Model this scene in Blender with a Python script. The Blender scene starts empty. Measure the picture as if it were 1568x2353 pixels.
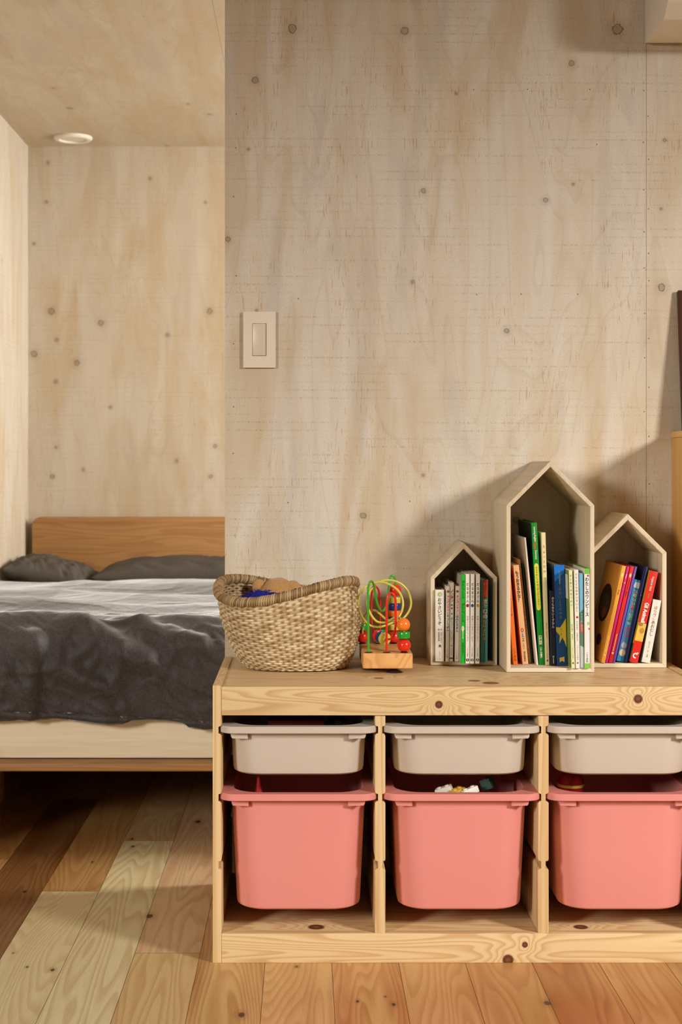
import bpy, bmesh, math, random
import numpy as np
from mathutils import Vector, Matrix, noise as mnoise

random.seed(7)
sc = bpy.context.scene
COL = sc.collection

# ---------------------------------------------------------------- camera
F, D, CZ = 3500.0, 2.85, 0.932            # focal length in px of the 1568x2353 frame, distance to the shelf front, eye height
VX, VY = 700.0, 1068.0
def S(Y): return F / (D + Y)
def wx(px, Y): return (px - VX) / S(Y)
def wz(py, Y): return CZ - (py - VY) / S(Y)
cd = bpy.data.cameras.new('camera'); cam = bpy.data.objects.new('camera', cd); COL.objects.link(cam)
cam.location = (0, -D, CZ); cam.rotation_euler = (math.radians(90), 0, 0)
cd.sensor_fit = 'VERTICAL'; cd.sensor_height = 36.0; cd.sensor_width = 24.0
cd.lens = F / 2353.0 * 36.0
cd.shift_x = (784.0 - VX) / 2353.0
cd.shift_y = -(1176.5 - VY) / 2353.0
cd.clip_start = 0.05
cd.dof.use_dof = True; cd.dof.focus_distance = D + 0.12; cd.dof.aperture_fstop = 7.0
sc.camera = cam

# ---------------------------------------------------------------- light
sc.view_settings.view_transform = 'Standard'; sc.view_settings.look = 'None'
sc.view_settings.gamma = 1.0; sc.view_settings.exposure = -0.10
sc.view_settings.use_curve_mapping = False
w = bpy.data.worlds.new('world'); sc.world = w; w.use_nodes = True
w.node_tree.nodes['Background'].inputs[0].default_value = (1.0, 0.96, 0.90, 1)
w.node_tree.nodes['Background'].inputs[1].default_value = 0.09
def area(name, loc, target, sx, sy, power, col, spread=180):
    l = bpy.data.lights.new(name, 'AREA'); l.shape = 'RECTANGLE'; l.size = sx; l.size_y = sy
    l.energy = power; l.color = col; l.spread = math.radians(spread)
    o = bpy.data.objects.new(name, l); COL.objects.link(o); o.location = loc
    d = Vector(target) - Vector(loc); o.rotation_euler = d.to_track_quat('-Z', 'Y').to_euler()
    return o
area('daylight_side_window', (3.6, -3.1, 2.5), (0.4, 0.44, 1.0), 0.8, 0.8, 295, (1.0, 0.965, 0.91))
area('daylight_rear_window', (-4.6, -5.6, 2.6), (0.0, 0.4, 0.9), 1.1, 1.4, 430, (1.0, 0.955, 0.88))
area('daylight_back_room_near', (2.5, 1.05, 1.75), (-0.5, 0.7, 0.0), 0.6, 0.8, 115, (1.0, 0.97, 0.93))
area('daylight_back_room_far', (1.9, 1.95, 1.2), (-0.1, 2.05, 1.9), 0.7, 0.7, 46, (1.0, 0.97, 0.93))

# ---------------------------------------------------------------- node helper
def lin(c):
    out = []
    for v in c[:3]:
        v /= 255.0
        out.append(v / 12.92 if v <= 0.04045 else ((v + 0.055) / 1.055) ** 2.4)
    return tuple(out) + (1.0,)
class M:
    def __init__(s, name, rough=0.6, spec=0.35):
        s.m = bpy.data.materials.new(name); s.m.use_nodes = True
        s.t = s.m.node_tree; s.b = s.t.nodes['Principled BSDF']
        s.b.inputs['Roughness'].default_value = rough
        s.b.inputs['Specular IOR Level'].default_value = spec
    def n(s, typ, **kw):
        nd = s.t.nodes.new(typ)
        for k, v in kw.items(): setattr(nd, k, v)
        return nd
    def put(s, sock, v):
        if isinstance(v, bpy.types.NodeSocket): s.t.links.new(v, sock)
        else: sock.default_value = v
    def coord(s): return s.n('ShaderNodeTexCoord').outputs['Object']
    def math(s, op, a, b=0.0, c=0.0, clamp=False):
        nd = s.n('ShaderNodeMath', operation=op, use_clamp=clamp)
        for i, v in enumerate((a, b, c)): s.put(nd.inputs[i], v)
        return nd.outputs[0]
    def vec(s, op, a, b):
        nd = s.n('ShaderNodeVectorMath', operation=op); s.put(nd.inputs[0], a); s.put(nd.inputs[1], b)
        return nd.outputs[1] if op in ('LENGTH', 'DISTANCE', 'DOT_PRODUCT') else nd.outputs[0]
    def sep(s, v):
        nd = s.n('ShaderNodeSeparateXYZ'); s.put(nd.inputs[0], v); return nd.outputs
    def comb(s, x, y, z):
        nd = s.n('ShaderNodeCombineXYZ')
        for i, v in enumerate((x, y, z)): s.put(nd.inputs[i], v)
        return nd.outputs[0]
    def noise(s, v, scale=1.0, detail=2.0, rough=0.5, dist=0.0):
        nd = s.n('ShaderNodeTexNoise'); s.put(nd.inputs['Vector'], v)
        nd.inputs['Scale'].default_value = scale; nd.inputs['Detail'].default_value = detail
        nd.inputs['Roughness'].default_value = rough; nd.inputs['Distortion'].default_value = dist
        return nd.outputs[0]
    def mr(s, v, a, b, c=0.0, d=1.0, smooth=False):
        nd = s.n('ShaderNodeMapRange'); nd.clamp = True
        if smooth: nd.interpolation_type = 'SMOOTHSTEP'
        s.put(nd.inputs[0], v)
        for i, x in enumerate((a, b, c, d)): nd.inputs[i + 1].default_value = x
        return nd.outputs[0]
    def mix(s, f, a, b, mode='MIX'):
        nd = s.n('ShaderNodeMix', data_type='RGBA', blend_type=mode)
        s.put(nd.inputs[0], f); s.put(nd.inputs[6], a); s.put(nd.inputs[7], b)
        return nd.outputs[2]
    def color(s, c): s.put(s.b.inputs['Base Color'], c)
    def bump(s, h, strength=0.2, dist=0.001):
        nd = s.n('ShaderNodeBump'); nd.inputs['Strength'].default_value = strength
        nd.inputs['Distance'].default_value = dist; s.put(nd.inputs['Height'], h)
        s.t.links.new(nd.outputs[0], s.b.inputs['Normal'])

def plain(name, rgb, rough=0.5, spec=0.4, grain=0.04, scale=300):
    m = M(name, rough, spec); v = m.noise(m.coord(), scale, 2)
    c = lin(rgb); k = 1 - grain * 2
    m.color(m.mix(v, tuple(x * k for x in c[:3]) + (1,), tuple(min(1, x * (2 - k)) for x in c[:3]) + (1,)))
    return m.m
_pc = {}
def ink(rgb):
    if rgb not in _pc: _pc[rgb] = plain('printed_colour', rgb, 0.45, 0.3, 0.0)
    return _pc[rgb]

def mapped(m, axis):
    """grain-aligned coordinates: (along, across, third)"""
    o = m.sep(m.coord())
    if axis == 'X': return o[0], o[2], o[1]
    if axis == 'Z': return o[2], o[0], o[1]
    if axis == 'Xt': return o[0], o[1], o[2]       # horizontal board seen from above
    return o[1], o[0], o[2]                       # 'Y'
def wood(name, light, dark, axis='X', rings=16.0, stretch=0.10, knots=(), rough=0.5, spec=0.35, amount=0.75,
         fibre=0.25, seed=0.0, knotcol=(92, 52, 30), big=3.2, bias=None):
    m = M(name, rough, spec)
    u, v, q = mapped(m, axis)
    p = m.comb(m.math('MULTIPLY_ADD', u, stretch * 10, seed), m.math('MULTIPLY', v, 10.0), m.math('MULTIPLY', q, 6.0))
    f = m.noise(p, big * 0.35, 2.0, 0.45, 0.15)
    kd = None
    for (ku, kv, kr) in knots:
        du = m.math('MULTIPLY', m.math('SUBTRACT', u, ku), 1.0 / kr)
        dv = m.math('MULTIPLY', m.math('SUBTRACT', v, kv), 1.0 / kr)
        d2 = m.math('ADD', m.math('MULTIPLY', du, du), m.math('MULTIPLY', dv, dv))
        d = m.math('SQRT', d2)
        kd = d if kd is None else m.math('MINIMUM', kd, d)
        g = m.math('DIVIDE', 0.17, m.math('ADD', m.math('MULTIPLY', d2, 0.16), 1.0))
        f = m.math('ADD', f, g)
    r = m.math('FRACT', m.math('MULTIPLY', f, rings))
    line = m.math('MULTIPLY', m.mr(r, 0.25, 0.85, 0, 1, True), m.mr(r, 0.88, 1.0, 1, 0, True))
    fb = m.noise(m.comb(m.math('MULTIPLY', u, 14.0), m.math('MULTIPLY', v, 900.0), m.math('MULTIPLY', q, 900.0)), 1.0, 2)
    fac = m.math('ADD', m.math('MULTIPLY', line, amount), m.math('MULTIPLY', m.math('SUBTRACT', fb, 0.5), fibre), clamp=True)
    broad = m.noise(m.comb(m.math('MULTIPLY', u, 2.0), m.math('MULTIPLY', v, 22.0), m.math('MULTIPLY', q, 22.0)), 1.0, 2)
    fac = m.math('ADD', fac, m.math('MULTIPLY', m.math('SUBTRACT', broad, 0.5), 0.5), clamp=True)
    c = m.mix(fac, lin(light), lin(dark))
    if kd is not None:
        c = m.mix(m.mr(kd, 0.85, 1.15, 1, 0), c, lin(knotcol))
        c = m.mix(m.math('MULTIPLY', m.mr(kd, 0.25, 0.5, 1, 0), 0.35), c, lin((150, 95, 60)))
    m.color(c); m.bump(fac, 0.06, 0.0006)
    return m.m

def plywood(name, plane, knots=(), seams=(), nails=(), grain='v', tone=1.0, auto=False, lightc=(222, 216, 203), tan=(204, 184, 153)):
    """whitewashed rotary-cut plywood; plane gives the two in-plane axes as object coordinates"""
    m = M(name, 0.62, 0.25)
    o = m.sep(m.coord()); a, b = o[plane[0]], o[plane[1]]        # a across the grain, b along it
    P = lambda sa, sb, off=0.0: m.comb(m.math('MULTIPLY', a, sa), m.math('MULTIPLY_ADD', b, sb, off), off)
    wob = m.noise(P(3.0, 1.2, 3.1), 1.0, 3)
    wash = m.noise(P(7.0, 1.7, 1.3), 1.0, 4, 0.55, 0.8)
    wash2 = m.noise(P(24.0, 2.6, 8.3), 1.0, 3, 0.55, 0.4)
    wf = m.math('ADD', m.math('MULTIPLY', m.mr(wash, 0.40, 0.60, 0, 1, True), 0.50), m.math('MULTIPLY', m.mr(wash2, 0.3, 0.7), 0.45))
    c = m.mix(wf, lin(tan), lin(lightc))
    # cathedral contour edges of the veneer
    ct = m.math('FRACT', m.math('MULTIPLY', m.noise(P(4.5, 1.0, 5.7), 1.0, 2, 0.5, 0.5), 13.0))
    edge = m.math('MULTIPLY', m.mr(ct, 0.80, 0.97, 0, 1, True), m.mr(ct, 0.97, 1.0, 1, 0))
    c = m.mix(m.math('MULTIPLY', edge, 0.12), c, lin((150, 120, 90)))
    cool = m.noise(P(10.0, 2.0, 11.9), 1.0, 3, 0.6, 0.6)
    c = m.mix(m.math('MULTIPLY', m.mr(cool, 0.52, 0.68, 0, 1, True), 0.45), c, lin((192, 184, 174)))
    # orange open-grain ticks
    tk = m.noise(P(330.0, 26.0, 2.2), 1.0, 2, 0.6)
    tm = m.noise(P(9.0, 4.0, 6.6), 1.0, 2)
    t = m.math('MULTIPLY', m.mr(tk, 0.60, 0.70), m.mr(tm, 0.46, 0.60))
    c = m.mix(m.math('MULTIPLY', t, 0.62), c, lin((182, 134, 82)))
    # dotted rows left by the veneer lathe
    rw = m.math('FRACT', m.math('MULTIPLY', m.math('ADD', b, m.math('MULTIPLY', a, 0.004)), 1 / 0.0175))
    row = m.mr(m.math('ABSOLUTE', m.math('SUBTRACT', rw, 0.5)), 0.05, 0.13, 1, 0)
    rt = m.mr(m.noise(P(800.0, 60.0, 4.4), 1.0, 1), 0.50, 0.62)
    rm = m.mr(m.noise(P(5.0, 26.0, 9.1), 1.0, 2), 0.44, 0.60)
    c = m.mix(m.math('MULTIPLY', m.math('MULTIPLY', m.math('MULTIPLY', row, rt), rm), 0.42), c, lin((140, 108, 76)))
    # fine sanding speckle
    sp = m.noise(m.comb(m.math('MULTIPLY', a, 900.0), m.math('MULTIPLY', b, 300.0), 0.0), 1.0, 2, 0.7)
    c = m.mix(m.math('MULTIPLY', m.mr(sp, 0.42, 0.66, 0, 1), 0.26), c, lin((146, 126, 100)))
    # knots
    kd = None
    q = m.comb(a, b, 0.0)
    if auto:
        vo = m.n('ShaderNodeTexVoronoi'); vo.feature = 'F1'; vo.inputs['Randomness'].default_value = 1.0
        m.put(vo.inputs['Vector'], P(5.5, 4.0, 2.0)); vo.inputs['Scale'].default_value = 1.0
        kd = m.math('MULTIPLY', vo.outputs['Distance'], 22.0)
    wobv = m.math('MULTIPLY', m.math('SUBTRACT', m.noise(q, 90.0, 2), 0.5), 0.9)
    for (ka, kb, kr) in knots:
        d = m.vec('DISTANCE', q, (ka, kb, 0.0))
        d = m.math('MULTIPLY', d, 1.0 / kr)
        kd = d if kd is None else m.math('MINIMUM', kd, d)
    if kd is not None:
        kd = m.math('ADD', kd, wobv)
        c = m.mix(m.mr(kd, 0.6, 3.4, 0.22, 0.0, True), c, lin((140, 116, 90)))
        c = m.mix(m.mr(kd, 0.8, 1.05, 0.30, 0.0), c, lin((120, 104, 86)))
        ring = m.math('MULTIPLY', m.mr(kd, 0.72, 0.9, 0, 1), m.mr(kd, 0.98, 1.15, 1, 0))
        c = m.mix(m.math('MULTIPLY', ring, 0.65), c, lin((78, 62, 48)))
        sw = m.math('FRACT', m.math('MULTIPLY', kd, 2.3))
        c = m.mix(m.math('MULTIPLY', m.math('MULTIPLY', m.mr(kd, 0.7, 0.8, 1, 0), m.mr(sw, 0.7, 0.9)), 0.5), c, lin((80, 64, 50)))
    nd_ = None
    for (ka, kb) in nails:
        d = m.vec('DISTANCE', q, (ka, kb, 0.0))
        nd_ = d if nd_ is None else m.math('MINIMUM', nd_, d)
    if nd_ is not None:
        c = m.mix(m.mr(nd_, 0.0010, 0.0017, 0.85, 0.0), c, lin((74, 48, 32)))
    for sa in seams:
        d = m.math('ABSOLUTE', m.math('SUBTRACT', a, sa))
        c = m.mix(m.mr(d, 0.0003, 0.0010, 0.6, 0.0), c, lin((95, 66, 44)))
    m.color(c); m.bump(m.math('SUBTRACT', sp, m.math('MULTIPLY', t, 0.8)), 0.12, 0.0006)
    return m.m

# ---------------------------------------------------------------- mesh helper
def link(me, name, mat, parent=None, smooth=False, loc=None):
    o = bpy.data.objects.new(name, me); COL.objects.link(o)
    for mm in (mat if isinstance(mat, (list, tuple)) else [mat]): me.materials.append(mm)
    if parent: o.parent = parent
    if loc: o.location = loc
    if smooth:
        me.polygons.foreach_set('use_smooth', [True] * len(me.polygons))
        if smooth == 'auto': me.set_sharp_from_angle(angle=math.radians(35))
    return o
def from_bm(bm, name, mat, parent=None, smooth=False, loc=None):
    bmesh.ops.recalc_face_normals(bm, faces=bm.faces[:])
    me = bpy.data.meshes.new(name); bm.to_mesh(me); bm.free()
    return link(me, name, mat, parent, smooth, loc)
def box_bm(bm, x0, x1, y0, y1, z0, z1, bev=0.0, seg=2):
    r = bmesh.ops.create_cube(bm, size=1.0)
    vs = r['verts']
    for v in vs:
        v.co = Vector((x0 + (v.co.x + .5) * (x1 - x0), y0 + (v.co.y + .5) * (y1 - y0), z0 + (v.co.z + .5) * (z1 - z0)))
    if bev > 0:
        es = list({e for v in vs for e in v.link_edges})
        bmesh.ops.bevel(bm, geom=es, offset=bev, segments=seg, affect='EDGES', profile=0.6)
def box(name, mat, x0, x1, y0, y1, z0, z1, parent=None, bev=0.0, seg=2):
    bm = bmesh.new(); box_bm(bm, x0, x1, y0, y1, z0, z1, bev, seg)
    return from_bm(bm, name, mat, parent, 'auto' if bev else False)
def prism_bm(bm, pts, y0, y1, bev=0.0, axis='Y'):
    """extrude a polygon of (a,b) between y0 and y1; axis Y: (x,z), axis X: (y,z), axis Z: (x,y)"""
    def mk(a, b, t): return (a, t, b) if axis == 'Y' else ((t, a, b) if axis == 'X' else (a, b, t))
    f = [bm.verts.new(mk(a, b, y0)) for a, b in pts]; g = [bm.verts.new(mk(a, b, y1)) for a, b in pts]
    fs = [bm.faces.new(f), bm.faces.new(g[::-1])]
    n = len(pts)
    for i in range(n): fs.append(bm.faces.new((f[i], g[i], g[(i + 1) % n], f[(i + 1) % n])))
    if bev > 0:
        es = list({e for v in f + g for e in v.link_edges})
        bmesh.ops.bevel(bm, geom=es, offset=bev, segments=2, affect='EDGES', profile=0.6)
def prism(name, mat, pts, y0, y1, parent=None, bev=0.0, axis='Y'):
    bm = bmesh.new(); prism_bm(bm, pts, y0, y1, bev, axis)
    return from_bm(bm, name, mat, parent, 'auto' if bev else False)
def spline(pts, n=10):
    P = [Vector(p) for p in pts]; P = [2 * P[0] - P[1]] + P + [2 * P[-1] - P[-2]]; out = []
    for i in range(1, len(P) - 2):
        a, b, c, d = P[i - 1:i + 3]
        for k in range(n):
            t = k / n
            out.append(0.5 * ((2 * b) + (c - a) * t + (2 * a - 5 * b + 4 * c - d) * t * t + (3 * b - a - 3 * c + d) * t ** 3))
    out.append(P[-2]); return out
def tube_bm(bm, pts, r, seg=12):
    prev = None; T0 = (pts[1] - pts[0]).normalized()
    up = T0.orthogonal().normalized(); rings = []
    for i, p in enumerate(pts):
        T = (pts[min(i + 1, len(pts) - 1)] - pts[max(i - 1, 0)]).normalized()
        up = (up - T * up.dot(T)).normalized(); bi = T.cross(up)
        rr = r(i / (len(pts) - 1)) if callable(r) else r
        rings.append([bm.verts.new(p + (up * math.cos(a) + bi * math.sin(a)) * rr) for a in [2 * math.pi * k / seg for k in range(seg)]])
    for A, B in zip(rings, rings[1:]):
        for k in range(seg): bm.faces.new((A[k], A[(k + 1) % seg], B[(k + 1) % seg], B[k]))
    bm.faces.new(rings[0][::-1]); bm.faces.new(rings[-1])
def tube(name, mat, pts, r, parent=None, seg=12, n=10):
    bm = bmesh.new(); tube_bm(bm, spline(pts, n), r, seg); return from_bm(bm, name, mat, parent, 'auto')
def lathe_bm(bm, prof, seg=32, M4=None):
    """prof: list of (r, z); closed with poles when r == 0"""
    rings = []
    for r, z in prof:
        if r < 1e-7: rings.append([bm.verts.new((0, 0, z))])
        else: rings.append([bm.verts.new((r * math.cos(2 * math.pi * k / seg), r * math.sin(2 * math.pi * k / seg), z)) for k in range(seg)])
    for A, B in zip(rings, rings[1:]):
        for k in range(seg):
            k2 = (k + 1) % seg
            if len(A) == 1 and len(B) == 1: continue
            if len(A) == 1: bm.faces.new((A[0], B[k], B[k2]))
            elif len(B) == 1: bm.faces.new((A[k], A[k2], B[0]))
            else: bm.faces.new((A[k], A[k2], B[k2], B[k]))
    if M4:
        bmesh.ops.transform(bm, matrix=M4, verts=[v for R in rings for v in R])
def lathe(name, mat, prof, parent=None, seg=32, M4=None):
    bm = bmesh.new(); lathe_bm(bm, prof, seg, M4); return from_bm(bm, name, mat, parent, 'auto')
def thing(name, label, cat, loc=(0, 0, 0), rot=(0, 0, 0), group=None):
    o = bpy.data.objects.new(name, None); COL.objects.link(o); o.location = loc; o.rotation_euler = rot
    o.empty_display_size = 0.02
    return tag(o, label, cat, group)
def tag(o, label=None, cat=None, group=None, kind=None):
    if label: o['label'] = label
    if cat: o['category'] = cat
    if group: o['group'] = group
    if kind: o['kind'] = kind
    return o
def grid_mesh(name, fn, nu, nv, wrap_u=False, attr=None):
    """fn(i,j)->xyz for i<nu, j<nv ; attr: {name: array (nu*nv,4)}"""
    V = np.zeros((nv, nu, 3), dtype=np.float64)
    for j in range(nv):
        for i in range(nu): V[j, i] = fn(i, j)
    return np_mesh(name, V, wrap_u, attr)
def np_mesh(name, V, wrap_u=False, attr=None):
    nv, nu = V.shape[:2]
    cu = nu if wrap_u else nu - 1
    j, i = np.meshgrid(np.arange(nv - 1), np.arange(cu), indexing='ij')
    i2 = (i + 1) % nu
    q = np.stack([j * nu + i, j * nu + i2, (j + 1) * nu + i2, (j + 1) * nu + i], -1).reshape(-1, 4)
    me = bpy.data.meshes.new(name)
    me.from_pydata(V.reshape(-1, 3).tolist(), [], q.tolist())
    if attr is not None:
        for k, A in attr.items():
            at = me.color_attributes.new(k, 'FLOAT_COLOR', 'POINT'); at.data.foreach_set('color', A.reshape(-1).astype(np.float32))
    me.update(); return me

# ---------------------------------------------------------------- the room
YW = 0.44                                    # main wall face
XL, YB, ZC = -1.026, 2.80, 2.113             # alcove: left wall, back wall, ceiling
XR = 2.6
kw = [(672,66,12),(930,71,11),(1420,67,15),(587,184,9),(1314,146,8),(571,343,4),(973,439,7),(1254,460,7),(949,648,5),(1165,760,7),
      (524,550,7),(1521,660,10),(835,1185,9),(973,1092,4.5),(1520,480,4),(1528,322,5),(590,713,4),(1187,1195,9),(1318,423,4),(1049,215,4)]
kw = [(wx(a, YW), wz(b, YW), r * .8 / S(YW)) for a, b, r in kw]
nl = [(543,262),(542,340),(537,452),(543,634),(686,686),(537,790),(662,1155),(942,1152),(1089,206),(1213,205),(1356,205),(1480,208),(1490,267),
      (1479,327),(1491,366),(1480,436),(1491,480),(1481,533),(1491,582),(1481,616),(1492,645),(1482,720),(1492,778),(1482,822),(1492,890),(1481,946),
      (1492,1003),(1493,1112),(1096,677),(1198,676),(1328,676),(1372,332),(537,935),(536,1042)]
nl = [(wx(a, YW), wz(b, YW)) for a, b in nl]
m_wall = plywood('whitewashed_plywood', (0, 2), kw, [wx(1486, YW)], nl)
kb = [(118,715,10),(232,742,9),(130,781,6),(78,813,10),(177,834,9),(128,877,6),(254,936,5),(129,1028,5),(191,1079,5),(120,1095,7),(484,1095,6),
      (406,1059,5),(494,1025,6),(385,770,6),(110,374,5),(78,560,5),(107,464,5),(482,715,9),(345,410,5),(472,465,4)]
kb = [(wx(a, YB), wz(b, YB), r * .7 / S(YB)) for a, b, r in kb]
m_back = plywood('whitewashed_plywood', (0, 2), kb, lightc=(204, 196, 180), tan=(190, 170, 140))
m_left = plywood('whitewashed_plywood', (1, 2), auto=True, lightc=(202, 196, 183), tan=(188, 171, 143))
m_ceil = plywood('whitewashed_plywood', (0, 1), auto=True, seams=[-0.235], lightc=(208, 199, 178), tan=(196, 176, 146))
def struct(name, mat, *a):
    o = box(name, mat, *a); o['kind'] = 'structure'; return o
wm = struct('wall_front', m_wall, -0.172, XR, YW, YW + 0.10, 0.0, 2.4)
struct('wall_back', m_back, XL - 0.1, 1.6, YB, YB + 0.1, 0.0, 2.4)
struct('wall_left', m_left, XL - 0.1, XL, YW, YB, 0.0, 2.4)
struct('ceiling', m_ceil, XL, 1.6, YW + 0.0, YB, ZC, ZC + 0.08)
# rear wall behind the camera with its window opening
bm = bmesh.new()
for x0_, x1_, z0_, z1_ in ((-3.9, -3.7, 0, 2.4), (-1.9, XR + .1, 0, 2.4), (-3.7, -1.9, 0, .8), (-3.7, -1.9, 2.16, 2.4)): box_bm(bm, x0_, x1_, -3.5, -3.4, z0_, z1_)
o = from_bm(bm, 'wall_rear', m_left); o['kind'] = 'structure'
# right wall with its window opening, and the alcove's end wall with its window opening
def wall_hole(name, mat, x0, x1, y0, y1, z1, wy0, wy1, wz0, wz1, z0=0.0):
    bm = bmesh.new()
    box_bm(bm, x0, x1, y0, wy0, z0, z1); box_bm(bm, x0, x1, wy1, y1, z0, z1)
    box_bm(bm, x0, x1, wy0, wy1, z0, wz0); box_bm(bm, x0, x1, wy0, wy1, wz1, z1)
    o = from_bm(bm, name, mat); o['kind'] = 'structure'; return o
wall_hole('wall_right', m_left, XR, XR + 0.1, -3.4, YW + 0.1, 2.4, -3.0, -1.2, 0.95, 2.18)
wall_hole('wall_side', m_left, 1.5, 1.6, YW + 0.1, YB, ZC, 0.62, 2.6, 0.7, 2.0)
m_white_trim = plain('painted_trim', (225, 220, 208), 0.45)
for nm, (x, y0, y1, z0, z1) in {'window_1': (XR + 0.03, -3.0, -1.2, 0.95, 2.18), 'window_2': (1.53, 0.62, 2.6, 0.7, 2.0)}.items():
    bm = bmesh.new(); t = 0.03
    box_bm(bm, x, x + 0.04, y0, y0 + t, z0, z1); box_bm(bm, x, x + 0.04, y1 - t, y1, z0, z1)
    box_bm(bm, x, x + 0.04, y0 + t, y1 - t, z0, z0 + t); box_bm(bm, x, x + 0.04, y0 + t, y1 - t, z1 - t, z1)
    o = from_bm(bm, nm, m_white_trim); o['kind'] = 'structure'
bm = bmesh.new()
for x0_, x1_, z0_, z1_ in ((-3.7, -3.67, .8, 2.16), (-1.93, -1.9, .8, 2.16), (-3.67, -1.93, .8, .83), (-3.67, -1.93, 2.13, 2.16)): box_bm(bm, x0_, x1_, -3.47, -3.43, z0_, z1_)
o = from_bm(bm, 'window_3', m_white_trim); o['kind'] = 'structure'
# room ceiling in front of the wall
m_rc = plain('painted_plaster', (218, 212, 202), 0.8, 0.2)
bm = bmesh.new(); box_bm(bm, -3.9, XR + 0.1, -3.5, YW + 0.1, 2.4, 2.48)
box_bm(bm, XL, -0.172, YW - 0.0, YW + 0.1, ZC + 0.08, 2.4)
o = from_bm(bm, 'trim_1', m_rc); o['kind'] = 'structure'

# floor: individual planks in one structure mesh, tint and grain offset stored per plank
def floor():
    X0 = -0.0739; P = 0.125
    joints = {-2: [0.057], -3: [0.925], -4: [0.4786], -5: [-0.3, 1.4], -6: [0.75], -7: [0.1, 1.9], -1: [-0.9, 1.3], 0: [-0.75, 1.6], 1: [-1.2], 2: [-0.5], 3: [-1.0],
              4: [-0.42], 5: [-0.8], 6: [-0.3], 7: [-0.7]}
    tints = {(-4, 0): ((212, 186, 146), .25), (-4, 1): ((178, 132, 84), .6), (-3, 0): ((214, 190, 150), .55), (-3, 1): ((196, 158, 116), .4),
             (-2, 0): ((204, 166, 118), .5), (-2, 1): ((206, 166, 130), .35), (-5, 1): ((128, 86, 50), 1.0), (-5, 0): ((196, 160, 112), .5),
             (-6, 0): ((186, 140, 92), .5), (-6, 1): ((170, 120, 74), .5), (-1, 1): ((200, 154, 100), .9), (0, 1): ((206, 158, 106), .5),
             (1, 1): ((204, 150, 98), .8), (2, 1): ((198, 146, 94), .55), (3, 1): ((188, 134, 82), .6), (4, 1): ((184, 126, 74), .9),
             (5, 1): ((192, 138, 84), .7), (6, 1): ((180, 128, 76), .7)}
    rnd = random.Random(3)
    verts, faces, mats, tint, off = [], [], [], [], []
    for k in range(-30, 24):
        xa, xb = X0 + P * k + 0.0004, X0 + P * (k + 1) - 0.0004
        js = joints.get(k, [rnd.uniform(-1.2, 0.2), rnd.uniform(0.6, 1.8)])
        ys = [-3.4] + js + [YB + 0.05]
        for i in range(len(ys) - 1):
            a, b = ys[i] + 0.0005, ys[i + 1] - 0.0005
            key = (k, i if k <= -2 else 1)
            tn, st = tints.get(key, ((rnd.randint(176, 204), rnd.randint(130, 152), rnd.randint(84, 104)), rnd.uniform(.3, .8)))
            n = len(verts)
            verts += [(xa, a, 0), (xb, a, 0), (xb, b, 0), (xa, b, 0)]
            faces.append((n, n + 1, n + 2, n + 3)); mats.append(0)
            tn = (tn[0] * .985, tn[1] * 1.035, tn[2] * 1.02); tint += [lin(tn)[:3] + (st,)] * 4; off += [(rnd.random() * 9, rnd.random() * 9, rnd.random() * 9, 1)] * 4
    n = len(verts); z = -0.0025
    verts += [(-3.8, -3.4, z), (XR + .1, -3.4, z), (XR + .1, YB, z), (-3.8, YB, z)]
    faces.append((n, n + 1, n + 2, n + 3)); mats.append(1); tint += [(0.02, 0.012, 0.006, 0)] * 4; off += [(0, 0, 0, 1)] * 4
    me = bpy.data.meshes.new('floor'); me.from_pydata(verts, [], faces)
    for nme, A in (('tint', tint), ('off', off)):
        at = me.color_attributes.new(nme, 'FLOAT_COLOR', 'POINT'); at.data.foreach_set('color', np.array(A, dtype=np.float32).reshape(-1))
    m = M('hardwood_floor', 0.30, 0.5)
    ta = m.n('ShaderNodeAttribute'); ta.attribute_name = 'tint'; oa = m.n('ShaderNodeAttribute'); oa.attribute_name = 'off'
    o = m.sep(m.coord()); of = m.sep(oa.outputs['Color'])
    x = m.math('ADD', o[0], of[0]); y = m.math('ADD', o[1], of[1])
    f = m.noise(m.comb(m.math('MULTIPLY', x, 7.0), m.math('MULTIPLY', y, 0.62), of[2]), 1.0, 2.0, 0.4, 0.12)
    r = m.math('FRACT', m.math('MULTIPLY', f, 34.0))
    line = m.math('MULTIPLY', m.mr(r, 0.2, 0.85, 0, 1, True), m.mr(r, 0.86, 1.0, 1, 0, True))
    broad = m.noise(m.comb(m.math('MULTIPLY', x, 13.0), m.math('MULTIPLY', y, 0.9), of[2]), 1.0, 2.0, 0.5, 0.2)
    bm_ = m.mr(broad, 0.42, 0.66, 0, 1, True)
    fib = m.noise(m.comb(m.math('MULTIPLY', x, 600.0), m.math('MULTIPLY', y, 16.0), 0.0), 1.0, 2.0)
    st = ta.outputs['Alpha']
    c = ta.outputs['Color']
    c = m.mix(m.math('MULTIPLY', m.math('MULTIPLY', line, m.math('ADD', m.math('MULTIPLY', st, 0.4), 0.3)), 0.8), c, m.mix(1.0, c, lin((208, 172, 136)), 'MULTIPLY'))
    c = m.mix(m.math('MULTIPLY', bm_, m.math('MULTIPLY', st, 0.75)), c, m.mix(1.0, c, lin((212, 168, 126)), 'MULTIPLY'))
    c = m.mix(m.mr(fib, 0.45, 0.75, 0, 0.25), c, m.mix(1.0, c, lin((200, 165, 130)), 'MULTIPLY'))
    q = m.comb(o[0], m.math('MULTIPLY', o[1], 0.5), 0.0); kd = None
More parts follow.
